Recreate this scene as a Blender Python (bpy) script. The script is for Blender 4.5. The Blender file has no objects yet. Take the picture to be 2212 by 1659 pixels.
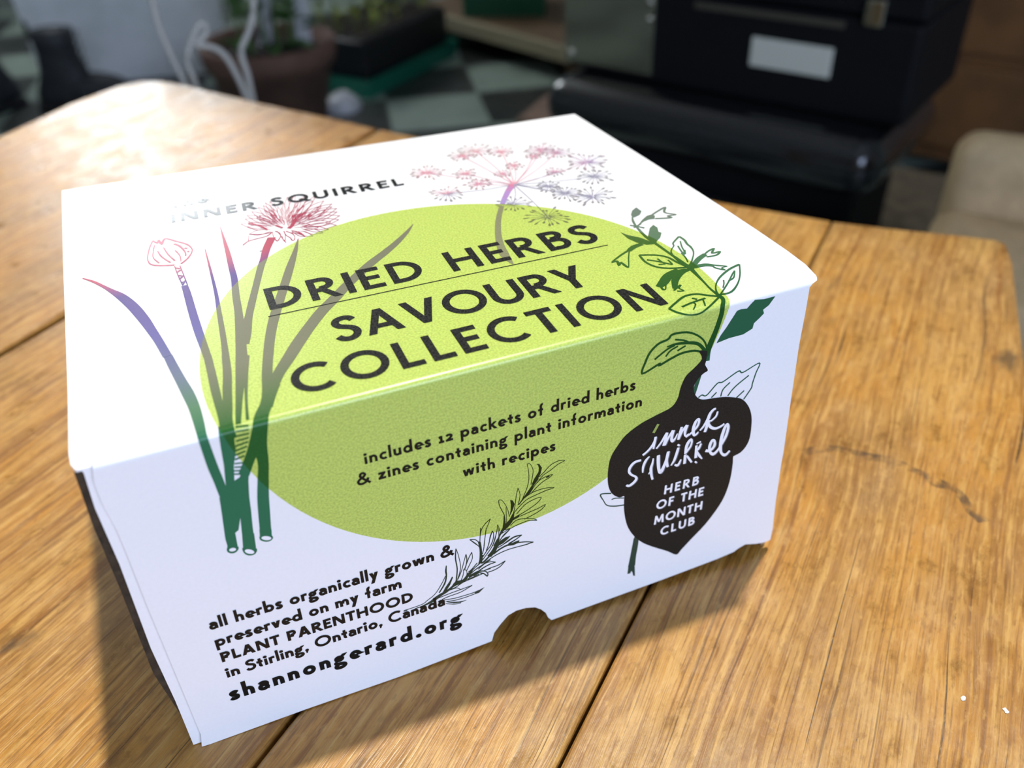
import bpy, bmesh, math, random
from mathutils import Vector, Matrix
SC = bpy.context.scene
COL = SC.collection
# ------------------------------------------------------------------ camera
CAM_POS=(0.03812,-0.19781,0.26390)
CAM_ROT=((0.923811,0.243932,-0.295079),(-0.381937,0.533997,-0.754302),(-0.026427,0.809533,0.586479))
FOCAL_PX=1965.9
BOX_H=0.11919
cam_data = bpy.data.cameras.new('camera')
cam = bpy.data.objects.new('camera', cam_data)
COL.objects.link(cam)
cam.matrix_world = Matrix.Translation(CAM_POS) @ Matrix(CAM_ROT).to_4x4()
cam_data.sensor_width = 36.0
cam_data.lens = 36.0 * FOCAL_PX / 2212.0
cam_data.clip_start = 0.01
cam_data.dof.use_dof = True
cam_data.dof.focus_distance = 0.290
cam_data.dof.aperture_fstop = 8.5
SC.camera = cam
# ------------------------------------------------------------------ light and exposure
SC.view_settings.view_transform = 'Standard'
SC.view_settings.look = 'None'
SC.view_settings.gamma = 1.0
SC.view_settings.exposure = 0.0
SC.view_settings.use_curve_mapping = False
world = bpy.data.worlds.new('room_ambience')
SC.world = world
world.use_nodes = True
bg = world.node_tree.nodes['Background']
bg.inputs[0].default_value = (0.80, 0.90, 1.0, 1)
bg.inputs[1].default_value = 0.16
SUN_DIR = Vector((0.206, 0.172, 1.0)).normalized()
sun = bpy.data.lights.new('sun', 'SUN')
sun.energy = 3.7
sun.angle = math.radians(2.2)
sun.color = (1.0, 0.95, 0.86)
sun_o = bpy.data.objects.new('sun', sun)
COL.objects.link(sun_o)
sun_o.rotation_euler = SUN_DIR.to_track_quat('Z', 'Y').to_euler()
day = bpy.data.lights.new('daylight_from_front_window', 'AREA')
day.shape = 'RECTANGLE'
day.size = 2.2
day.size_y = 1.3
day.energy = 90.0
day.color = (0.57, 0.70, 1.0)
day_o = bpy.data.objects.new('daylight_from_front_window', day)
COL.objects.link(day_o)
day_o.location = (0.35, -2.7, 0.95)
day_o.rotation_euler = (Vector((0.35, -2.7, 0.95)) - Vector((0.1, 0.1, 0.05))).to_track_quat('Z', 'Y').to_euler()

# ------------------------------------------------------------------ helpers
def tag(o, label=None, cat=None, group=None, kind=None):
    if label: o['label'] = label
    if cat: o['category'] = cat
    if group: o['group'] = group
    if kind: o['kind'] = kind
    return o

def empty(name, loc, label, cat, rz=0.0, group=None):
    e = bpy.data.objects.new(name, None)
    COL.objects.link(e)
    e.location = loc
    e.rotation_euler = (0, 0, rz)
    e.empty_display_size = 0.05
    return tag(e, label, cat, group)

def obj(name, bm, mat, parent=None, smooth=False):
    me = bpy.data.meshes.new(name)
    bmesh.ops.recalc_face_normals(bm, faces=bm.faces) if not bm.faces or not getattr(bm, 'keep', False) else None
    bm.to_mesh(me)
    bm.free()
    if smooth:
        for p in me.polygons: p.use_smooth = True
    me.materials.append(mat)
    o = bpy.data.objects.new(name, me)
    COL.objects.link(o)
    if parent: o.parent = parent
    return o

def box(bm, lo, hi, bev=0.0, seg=2):
    g = bmesh.ops.create_cube(bm, size=1.0)
    vs = g['verts']
    for v in vs:
        v.co = Vector([lo[i] + (v.co[i] + 0.5) * (hi[i] - lo[i]) for i in range(3)])
    if bev > 0:
        es = list({e for v in vs for e in v.link_edges})
        bmesh.ops.bevel(bm, geom=es, offset=bev, segments=seg, affect='EDGES', profile=0.5)
    return bm

def lathe(bm, prof, n=32, c=(0, 0, 0)):
    rings = []
    for r, z in prof:
        if r < 1e-6:
            rings.append([bm.verts.new((c[0], c[1], c[2] + z))])
        else:
            rings.append([bm.verts.new((c[0] + r * math.cos(6.28318 * k / n), c[1] + r * math.sin(6.28318 * k / n), c[2] + z)) for k in range(n)])
    for a, b in zip(rings, rings[1:]):
        for k in range(n):
            k2 = (k + 1) % n
            if len(a) == 1 and len(b) == 1: continue
            if len(a) == 1: bm.faces.new((a[0], b[k], b[k2]))
            elif len(b) == 1: bm.faces.new((a[k], a[k2], b[0]))
            else: bm.faces.new((a[k], a[k2], b[k2], b[k]))
    return bm

def catmull(pts, n=6):
    if len(pts) < 3:
        return [tuple(p) for p in pts]
    out = []
    P = [pts[0]] + list(pts) + [pts[-1]]
    for i in range(1, len(P) - 2):
        a, b, c, d = P[i - 1], P[i], P[i + 1], P[i + 2]
        for k in range(n):
            t = k / n
            out.append(tuple(0.5 * (2 * b[j] + (c[j] - a[j]) * t + (2 * a[j] - 5 * b[j] + 4 * c[j] - d[j]) * t * t + (3 * b[j] - a[j] - 3 * c[j] + d[j]) * t ** 3) for j in range(len(b))))
    out.append(tuple(pts[-1]))
    return out

def tube(bm, pts, r, n=10, sub=6):
    pts = [Vector(p) for p in catmull([tuple(p) for p in pts], sub)]
    rad = r if callable(r) else (lambda t: r)
    rings = []
    up = Vector((0.3, 0.2, 1)).normalized()
    for i, p in enumerate(pts):
        d = (pts[min(i + 1, len(pts) - 1)] - pts[max(i - 1, 0)]).normalized()
        x = d.cross(up)
        if x.length < 1e-3: x = d.cross(Vector((1, 0, 0)))
        x.normalize(); y = d.cross(x)
        rr = rad(i / (len(pts) - 1))
        rings.append([bm.verts.new(p + x * rr * math.cos(6.28318 * k / n) + y * rr * math.sin(6.28318 * k / n)) for k in range(n)])
    for a, b in zip(rings, rings[1:]):
        for k in range(n):
            bm.faces.new((a[k], a[(k + 1) % n], b[(k + 1) % n], b[k]))
    bm.faces.new(rings[0][::-1]); bm.faces.new(rings[-1])
    return bm

# ------------------------------------------------------------------ materials
def mat(name, color=(0.5, 0.5, 0.5), rough=0.5, metal=0.0, spec=0.5, noise=0.0, nscale=30.0, bump=0.0, coat=0.0):
    m = bpy.data.materials.new(name)
    m.use_nodes = True
    nt = m.node_tree
    b = nt.nodes['Principled BSDF']
    b.inputs['Roughness'].default_value = rough
    b.inputs['Metallic'].default_value = metal
    b.inputs['Specular IOR Level'].default_value = spec
    b.inputs['Coat Weight'].default_value = coat
    b.inputs['Base Color'].default_value = (*color, 1)
    if noise > 0 or bump > 0:
        tc = nt.nodes.new('ShaderNodeTexCoord')
        n = nt.nodes.new('ShaderNodeTexNoise')
        n.inputs['Scale'].default_value = nscale
        n.inputs['Detail'].default_value = 4
        nt.links.new(tc.outputs['Object'], n.inputs['Vector'])
        if noise > 0:
            r = nt.nodes.new('ShaderNodeValToRGB')
            r.color_ramp.elements[0].position = 0.3
            r.color_ramp.elements[1].position = 0.7
            r.color_ramp.elements[0].color = (*[c * (1 - noise) for c in color], 1)
            r.color_ramp.elements[1].color = (*[min(1, c * (1 + noise)) for c in color], 1)
            nt.links.new(n.outputs['Fac'], r.inputs['Fac'])
            nt.links.new(r.outputs['Color'], b.inputs['Base Color'])
        if bump > 0:
            bp = nt.nodes.new('ShaderNodeBump')
            bp.inputs['Strength'].default_value = bump
            bp.inputs['Distance'].default_value = 0.002
            nt.links.new(n.outputs['Fac'], bp.inputs['Height'])
            nt.links.new(bp.outputs['Normal'], b.inputs['Normal'])
    return m

class NT:
    """small node-building helper"""
    def __init__(s, m): s.nt = m.node_tree
    def n(s, t, **k):
        x = s.nt.nodes.new('ShaderNode' + t)
        for a, v in k.items(): setattr(x, a, v)
        return x
    def put(s, sock, v):
        if hasattr(v, 'is_output'): s.nt.links.new(v, sock)
        else: sock.default_value = v
    def m(s, op, a, b=0.0, c=0.0):
        x = s.n('Math', operation=op)
        s.put(x.inputs[0], a); s.put(x.inputs[1], b); s.put(x.inputs[2], c)
        return x.outputs[0]
    def mix(s, f, a, b, mode='MIX'):
        x = s.n('Mix', data_type='RGBA', blend_type=mode)
        s.put(x.inputs[0], f); s.put(x.inputs[6], a); s.put(x.inputs[7], b)
        return x.outputs[2]
    def ramp(s, f, stops, interp='LINEAR'):
        x = s.n('ValToRGB')
        x.color_ramp.interpolation = interp
        e = x.color_ramp.elements
        while len(e) < len(stops): e.new(0.5)
        for i, (p, c) in enumerate(stops):
            e[i].position = p
            e[i].color = c if len(c) == 4 else (*c, 1)
        s.put(x.inputs[0], f)
        return x.outputs[0]
    def noise(s, vec, scale, detail=3.0, rough=0.5, dist=0.0):
        x = s.n('TexNoise')
        s.put(x.inputs['Vector'], vec)
        x.inputs['Scale'].default_value = scale
        x.inputs['Detail'].default_value = detail
        x.inputs['Roughness'].default_value = rough
        x.inputs['Distortion'].default_value = dist
        return x.outputs['Fac']
    def vmul(s, vec, xyz, add=(0, 0, 0)):
        x = s.n('Mapping')
        s.put(x.inputs['Vector'], vec)
        x.inputs['Scale'].default_value = xyz
        x.inputs['Location'].default_value = add
        return x.outputs[0]

# ------------------------------------------------------------------ printed artwork data, in mm on the unfolded sheet
# u runs along the front fold, s runs across it: negative on the top of the box, positive on its front
OVAL_C=(111.8,-20.9);OVAL_A=(79.25,86.92);OVAL_H=[0.9999,-0.0001,0.0005,0.0012,0.0019,0.0021,-0.0040,-0.0034,-0.0048]
CHIVE_LINES='''4.22,-102.49,0.47 7.39,-98.59,1.04 10.12,-94.07,1.24 12.3,-90.12,1.72 15.4,-84.16,2.99 18.44,-75.96,3.44 20.94,-66.76,3.29 22.71,-58.6,2.82 24.14,-51.58,2.56 25.76,-42.09,2.57;34.9,-82.88,2.06 35.13,-76.56,2.35 35.32,-63.86,2.52 35.66,-51.89,2.56 36.14,-41.93,2.33 36.33,-36.84,2.28;44.33,-106.35,0.32 44.16,-95.63,0.69 43.91,-83.33,0.93 43.6,-72.6,1.15 42.94,-61.08,1.46 42.32,-50.24,1.69 41.76,-41.38,1.82 41.2,-34.6,2.09;51.77,-123.53,0.17 51.51,-113.3,0.91 51.27,-101.62,1.59 50.79,-88.88,1.99 50.46,-80.26,2.15 49.23,-68.35,2.34 48.46,-58.52,2.46 47.15,-46.58,2.93 45.39,-32.68,3.33;67.3,-105.28,2.99 64.06,-97.48,2.81 61.75,-90.08,2.49 59.82,-84.63,2.38 56.21,-72.48,2.31 53.25,-62.49,2.44 50.73,-53.68,2.52 48.66,-45.88,3.52 47.14,-38.9,2.97;75.67,-100.29,0.3 72.83,-91.41,1.63 68.81,-80.39,2.76 64.56,-68.56,2.98 61.03,-58.87,3.14 57.56,-49.02,3.19 54.78,-39.52,3.06 52.39,-29.46,3.02;25.92,-42.02,2.47 26.78,-35.78,2.65 28.03,-27.72,2.83 29.14,-20.63,3.18 29.92,-13.95,2.99 30.26,-6.62,2.74 30.37,-0.24,2.4 30.52,4.54,2.44 30.78,10.23,2.57 31.21,15.31,2.49 31.51,20.46,2.4 31.77,24.44,2.11 31.27,29.95,2.45;36.41,-37.53,2.25 36.36,-28.23,2.35 36.2,-19.77,2.44 36.19,-11.66,2.23 36.18,-6.11,2.05 36.17,0.22,2.58 36.08,6.47,2.91;41.24,-35.31,2.17 40.37,-25.78,2.44 39.14,-17.25,2.57 38.12,-9.1,2.48 37.45,-3.37,2.22 37.11,2.87,2.61;45.53,-33.34,3.49 43.9,-24.16,3.08 42.23,-15.84,2.21 40.76,-7.9,1.73 39.63,-1.31,1.43;46.99,-32.67,1.39 45.88,-26.39,1.02 44.29,-17.87,0.98 43.07,-9.67,0.75 42.15,-2.05,0.9;52.5,-30.13,2.94 50.62,-21.08,2.99 49.27,-12.63,3.09 48.03,-7.41,3.43 45.97,-2.76,3.78 44.76,1.51,3.96 43.62,7.07,3.76 43.37,13.08,2.9 42.27,18.96,2.99 41.15,24.99,3.17 40.3,31.3,3.2 39.49,37.82,3.11;51.46,-15.38,3.68 50.15,-12.23,3.49 48.65,-8.27,3.33 47.66,-5.33,3.23;45.48,-0.81,3.83 42.2,6.98,3.09 39.74,11.79,2.84 37.75,15.62,3.04;115.98,-93.63,0.25 111.89,-88.32,1.58 105.88,-81.8,2.58 100.01,-76.4,3.1 94.04,-71.34,3.42 88.89,-66.17,3.54 83,-60.19,3.63 77.49,-53.69,4 72.36,-48.07,4.05 67.07,-40.97,3.96 61.81,-33.14,4.11 57.45,-25.99,3.91 53.75,-20.05,3.5 51.3,-15.14,3.35;38.75,-0.64,0.77 42.02,0.03,0.65;38.54,1.01,0.56 41.84,1.41,0.57;38.33,2.5,0.57 41.67,2.64,0.57;38.01,4.04,0.57 41.36,3.91,0.57;37.61,5.6,0.57 40.94,5.15,0.58;37.22,7.06,0.58 40.36,6.55,0.58;36.94,8.45,0.58 39.72,7.93,0.58;36.6,9.86,0.58 39.14,9.34,0.58;36.19,11.14,0.47 38.4,11.52,0.47;35.95,12.28,0.47 38,12.81,0.47;35.64,13.4,0.47 37.55,13.97,0.47;35.42,14.48,0.47 36.94,15.03,0.47;28.87,39.27,0.52 28.47,39.89,0.44 28.54,40.86,0.5 29.32,41.59,0.61 30.25,41.59,0.61 31.05,40.85,0.52 31.22,39.99,0.45;32.5,41.06,0.43 32.45,42.25,0.44 32.86,43.51,0.53 33.82,44.38,0.61 34.95,44.4,0.62 35.67,43.62,0.52 35.83,42.74,0.46;37.73,38.71,0.43 37.72,39.77,0.47 38.33,40.51,0.57 39.18,41.05,0.61 40.12,41.09,0.62 40.8,40.51,0.51 40.75,39.69,0.44;27.87,-120.54,0.63 26.46,-115.31,0.55 25.33,-108.23,0.41 25.58,-103.95,0.56 26.93,-101.76,0.85 29.83,-100.11,0.88 33.35,-98.91,0.88;35.45,-98.83,0.8 38.13,-102.17,0.74 40.04,-106.94,0.5 39.84,-110.42,0.6 38.58,-113.47,0.84 35.39,-117.46,0.9 32.31,-120.93,0.98 30.77,-117.18,0.96 30.06,-120.49,0.91 29.5,-118.57,0.96 27.93,-121.31,0.84;28.4,-117.32,0.52 27.45,-111.95,0.45 27.19,-107.35,0.46 28.7,-102.47,0.62;28.96,-112.2,0.52 29.87,-107.02,0.63 32.24,-101.26,0.69;31.09,-114.08,0.52 32.09,-107.85,0.57 33.84,-101.88,0.62;34.77,-115.27,1.01 36.48,-112.5,0.85 37.69,-107.1,0.58 37.54,-103.86,0.46;34.64,-109.98,0.59 35.73,-105.19,0.46 35.64,-100.57,0.38;33.27,-98.04,0.4 33.67,-90.74,0.4 34.37,-83.13,0.4;34.95,-97.7,0.41 35.37,-90.82,0.4 35.82,-82.87,0.39;33.32,-96.67,0.83 34.71,-95.38,0.83;33.52,-93.01,0.8 35,-94.53,0.8;33.67,-90.74,0.82 35.17,-89.6,0.81;33.73,-87.68,0.73 35.35,-89.95,0.74;34.05,-85.39,0.83 35.44,-85.17,0.83;34.41,-83.53,0.62 35.64,-86.35,0.63;37.85,-110.39,0.89 38.74,-109.48,0.88;38.54,-107.65,0.72 39,-106.48,0.72;68.53,-113.21,0.2 62.35,-115.7,0.31 58.84,-121.02,0.26;68.85,-114.66,0.2 63.35,-120.6,0.32 58.84,-121.02,0.28;69.56,-113.95,0.2 63.76,-118.58,0.31 60.91,-124.77,0.25;69.94,-115.25,0.19 64.96,-123.04,0.32 60.91,-124.77,0.29;69.07,-115.92,0.2 64.52,-120.65,0.3 62.04,-127.52,0.24;69.48,-117.15,0.18 65.86,-124.87,0.31 62.04,-127.52,0.29;70.35,-115.7,0.19 66.05,-122.71,0.28 64.26,-130.06,0.22;70.8,-116.75,0.17 67.52,-126.37,0.3 64.26,-130.06,0.28;71.29,-116.09,0.17 68.07,-125.06,0.25 67.16,-132.86,0.18;71.77,-116.9,0.15 69.66,-127.92,0.27 67.16,-132.86,0.26;71.49,-118.27,0.16 69.48,-125.98,0.22 69.15,-133.76,0.16;71.97,-118.92,0.13 71.1,-128.24,0.24 69.15,-133.76,0.25;71.54,-122.2,0.16 70.28,-127.61,0.2 70.35,-135.86,0.14;72.04,-122.76,0.11 71.99,-129.53,0.22 70.35,-135.86,0.23;72.38,-121.76,0.14 71.52,-128.24,0.18 72.09,-136.37,0.13;72.88,-122.15,0.1 73.22,-129.6,0.19 72.09,-136.37,0.21;73.18,-117.29,0.11 73.07,-124.28,0.15 74.02,-130.08,0.12;73.58,-117.43,0.09 74.41,-124.74,0.16 74.02,-130.08,0.17;74.1,-118.21,0.09 75,-126.42,0.14 76.75,-132.5,0.15;74.5,-118.08,0.1 76.35,-125.97,0.14 76.75,-132.5,0.13;75.44,-122.35,0.09 76.64,-130.27,0.16 79.2,-137.59,0.18;75.89,-122.04,0.12 78.15,-129.2,0.15 79.2,-137.59,0.12;75.52,-119.03,0.11 78.85,-131.07,0.2 82.24,-138.06,0.22;75.93,-118.44,0.13 80.22,-129.02,0.19 82.24,-138.06,0.13;76.91,-119.76,0.13 80.22,-128.56,0.24 83.92,-133.93,0.25;77.22,-118.95,0.16 81.25,-125.78,0.23 83.92,-133.93,0.16;76.98,-118.98,0.14 82.01,-130.34,0.26 86.47,-136.01,0.26;77.29,-117.99,0.17 83.03,-126.88,0.24 86.47,-136.01,0.18;77.49,-117.79,0.16 84.19,-129.06,0.29 89.31,-133.52,0.28;77.71,-116.54,0.18 84.9,-124.68,0.28 89.31,-133.52,0.21;76.77,-116.36,0.17 82.92,-126.09,0.29 87.38,-129.53,0.28;76.95,-115.21,0.19 83.49,-122.09,0.28 87.38,-129.53,0.21;78.3,-116.48,0.18 85.77,-125.35,0.32 91.17,-127.7,0.29;78.39,-115.01,0.2 86.02,-120.25,0.3 91.17,-127.7,0.24;82.61,-117.72,0.19 87.54,-122.88,0.33 93.37,-123.68,0.29;82.6,-116.01,0.21 87.43,-117.07,0.31 93.37,-123.68,0.26;81.89,-116.24,0.19 87.19,-120.98,0.33 92.75,-121.06,0.29;81.83,-114.55,0.21 86.95,-115.26,0.31 92.75,-121.06,0.26;82.41,-115.27,0.2 88.26,-119.62,0.33 94.09,-118.84,0.29;82.31,-113.46,0.21 87.82,-113.49,0.32 94.09,-118.84,0.26;82.16,-113.9,0.2 87.92,-117.39,0.33 93.45,-115.77,0.29;82.01,-112.11,0.21 87.32,-111.36,0.32 93.45,-115.77,0.27;79.19,-112.11,0.2 88.17,-114.84,0.33 93.59,-112.12,0.28;78.98,-110.28,0.21 87.34,-108.7,0.32 93.59,-112.12,0.27;79.46,-111.08,0.2 87.42,-112.43,0.33 92.4,-108.92,0.27;79.2,-109.31,0.2 86.45,-106.52,0.32 92.4,-108.92,0.27;80.3,-109.23,0.2 86.18,-109.31,0.32 90.52,-104.89,0.26;79.99,-107.57,0.2 85.06,-103.81,0.31 90.52,-104.89,0.27;79.35,-107.95,0.2 83.81,-107.25,0.31 87.18,-102.61,0.25;79.03,-106.54,0.19 82.69,-102.56,0.31 87.18,-102.61,0.27;78.71,-106.79,0.2 82.12,-105.69,0.3 84.81,-100.88,0.24;78.37,-105.55,0.19 80.98,-101.6,0.3 84.81,-100.88,0.26;76.92,-106.11,0.2 79.26,-104.47,0.29 80.88,-99.93,0.22;76.6,-105.18,0.17 78.17,-101.41,0.29 80.88,-99.93,0.26;75.06,-107.58,0.19 77.35,-104.65,0.27 78.32,-100.68,0.2;74.77,-106.86,0.17 76.37,-102.31,0.28 78.32,-100.68,0.26;70.74,-113.86,0.2 66.77,-118.63,0.29 65.06,-124.04,0.23;71.09,-114.82,0.18 67.9,-121.92,0.31 65.06,-124.04,0.28;70.2,-116.16,0.19 67.63,-119.81,0.28 66.3,-125.48,0.21;70.57,-117.03,0.16 68.83,-122.77,0.29 66.3,-125.48,0.28;71.91,-116.67,0.16 70.42,-122.69,0.22 70.3,-128.72,0.15;72.31,-117.18,0.12 71.77,-124.45,0.23 70.3,-128.72,0.24;71.07,-117.89,0.18 69.28,-122.6,0.24 68.72,-128.96,0.17;71.48,-118.56,0.14 70.66,-124.88,0.26 68.72,-128.96,0.26;71.94,-115.63,0.16 70.53,-120.51,0.22 70.34,-125.59,0.15;72.3,-116.12,0.13 71.71,-122.2,0.24 70.34,-125.59,0.25;72.51,-116.99,0.14 71.67,-123.49,0.18 72.06,-129.44,0.13;72.91,-117.32,0.1 73.03,-124.65,0.2 72.06,-129.44,0.21;72.94,-114.65,0.12 72.63,-118.68,0.16 73.14,-122.19,0.12;73.23,-114.8,0.09 73.6,-119.21,0.17 73.14,-122.19,0.19;72.34,-114.31,0.16 71.39,-117.84,0.21 71.41,-121.5,0.14;72.63,-114.67,0.12 72.36,-119.08,0.23 71.41,-121.5,0.24;73.59,-116.83,0.09 73.94,-123.4,0.14 75.15,-128.48,0.14;73.94,-116.82,0.09 75.15,-123.36,0.14 75.15,-128.48,0.15;74.59,-117.04,0.09 76.08,-124.07,0.17 78.06,-128.67,0.19;74.91,-116.71,0.12 77.15,-122.94,0.16 78.06,-128.67,0.12;74.96,-115.92,0.12 76.88,-121.8,0.22 78.98,-125.07,0.23;75.19,-115.43,0.15 77.67,-120.13,0.2 78.98,-125.07,0.14;74.18,-114.65,0.1 75.26,-119,0.19 76.65,-121.53,0.21;74.39,-114.34,0.14 75.98,-117.94,0.18 76.65,-121.53,0.12;75.04,-114.39,0.14 77.11,-118.65,0.27 79.05,-120.38,0.26;75.18,-113.8,0.18 77.57,-116.65,0.25 79.05,-120.38,0.18;75.74,-117.19,0.13 78.52,-124.63,0.24 81.37,-128.67,0.24;76,-116.54,0.16 79.39,-122.37,0.22 81.37,-128.67,0.15;75.63,-114.54,0.16 78.34,-119.05,0.29 80.72,-120.6,0.27;75.74,-113.8,0.19 78.71,-116.56,0.27 80.72,-120.6,0.2;76.72,-116.86,0.15 80.06,-123.2,0.28 83.32,-126.14,0.27;76.9,-115.98,0.18 80.64,-120.22,0.26 83.32,-126.14,0.19;76.21,-114.68,0.17 79.58,-119.44,0.3 82.4,-120.83,0.28;76.3,-113.81,0.2 79.86,-116.48,0.29 82.4,-120.83,0.22;76.38,-114.45,0.18 79.95,-119,0.31 82.85,-120.09,0.28;76.45,-113.53,0.2 80.15,-115.88,0.29 82.85,-120.09,0.22;76.31,-113.23,0.19 81.12,-117.3,0.32 84.3,-117.35,0.28;76.3,-112.16,0.2 81.06,-113.68,0.31 84.3,-117.35,0.25;77.45,-114.67,0.19 81.74,-119.24,0.32 85.28,-119.96,0.29;77.48,-113.55,0.2 81.81,-115.45,0.3 85.28,-119.96,0.24;77.33,-114.84,0.19 84.61,-122.22,0.32 89.37,-123.49,0.29;77.38,-113.46,0.2 84.7,-117.46,0.31 89.37,-123.49,0.24;81.15,-115.56,0.19 85.28,-119.35,0.33 90.04,-119.22,0.29;81.1,-114.06,0.21 85.06,-114.29,0.31 90.04,-119.22,0.26;67.06,-113.3,0.21 63.59,-113.49,0.31 60.44,-117.56,0.26;67.31,-114.6,0.2 64.38,-117.86,0.32 60.44,-117.56,0.28;67.99,-110.41,0.2 63.58,-109.14,0.31 60.23,-111.42,0.26;68.13,-111.68,0.2 64,-113.37,0.32 60.23,-111.42,0.26;73.04,-113.27,0.12 72.89,-115.85,0.14 73.36,-118.05,0.13;73.27,-113.35,0.09 73.65,-116.13,0.16 73.36,-118.05,0.19;71.45,-113.41,0.19 69.59,-115.79,0.28 68.8,-119.23,0.21;71.7,-114.04,0.17 70.42,-117.9,0.29 68.8,-119.23,0.27;74.76,-113.15,0.16 76.55,-116.05,0.29 78.11,-116.77,0.27;74.84,-112.58,0.19 76.8,-114.11,0.27 78.11,-116.77,0.2;75.26,-111.99,0.19 77.65,-113.74,0.32 79.37,-113.17,0.28;75.23,-111.26,0.21 77.53,-111.28,0.31 79.37,-113.17,0.25;78.43,-110.8,0.2 85.18,-111.66,0.32 89.34,-108.4,0.27;78.2,-109.26,0.2 84.33,-106.52,0.32 89.34,-108.4,0.27;78.48,-109.08,0.2 81.47,-109.26,0.32 84.19,-105.97,0.26;78.25,-107.91,0.2 80.67,-105.4,0.31 84.19,-105.97,0.27;76.2,-111,0.2 79.63,-111.82,0.32 81.89,-109.99,0.27;76.07,-110.04,0.2 79.18,-108.63,0.32 81.89,-109.99,0.27;68.34,-109.69,0.21 67.97,-106.08,0.24 68.4,-101.69,0.42 69.51,-103.01,0.36 70.44,-105.37,0.22 70.41,-107.75,0.38 69.23,-109.74,0.45;69.94,-109.4,0.32 70.44,-105.84,0.29 70.66,-102,0.29 71.14,-99.02,0.32;72.09,-108.38,0.23 71.95,-104.65,0.21 70.95,-100.48,0.37 70.66,-102.47,0.25 70.89,-104.69,0.21;72.27,-108.29,0.24 72.21,-105,0.33 73.2,-102.18,0.36 73.48,-99.73,0.43 74.36,-100.24,0.32 74.87,-102.79,0.24 74.42,-105.36,0.41 72.8,-108.03,0.45;74.15,-105.96,0.48 76.38,-104.43,0.46 78.36,-100.89,0.43;74.68,-107.62,0.47 76.73,-105.21,0.44 77.44,-102.98,0.39;67.82,-108.98,0.45 65.84,-107.09,0.48 62.49,-106.58,0.48 59.14,-105.87,0.47 56.87,-103.52,0.43;59.14,-105.87,0.23 60.01,-110.1,0.23;61.46,-120.26,1.08 64.33,-117.41,1.04 65.83,-114.74,0.94 66.88,-111.82,0.88;74.13,-109.8,1.59 75.65,-111.51,1.43 77.93,-115.86,1.34;72.24,-111.19,0.99 70.45,-114.24,1;68.17,-109.29,0.49 64.15,-109.55,0.49 60.4,-111.33,0.49;74.48,-111.58,0.23 74.65,-114.94,0.22 75.01,-116.26,0.25;73.21,-113.16,0.24 73.74,-115.37,0.21 73.82,-117.32,0.24'''
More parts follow.
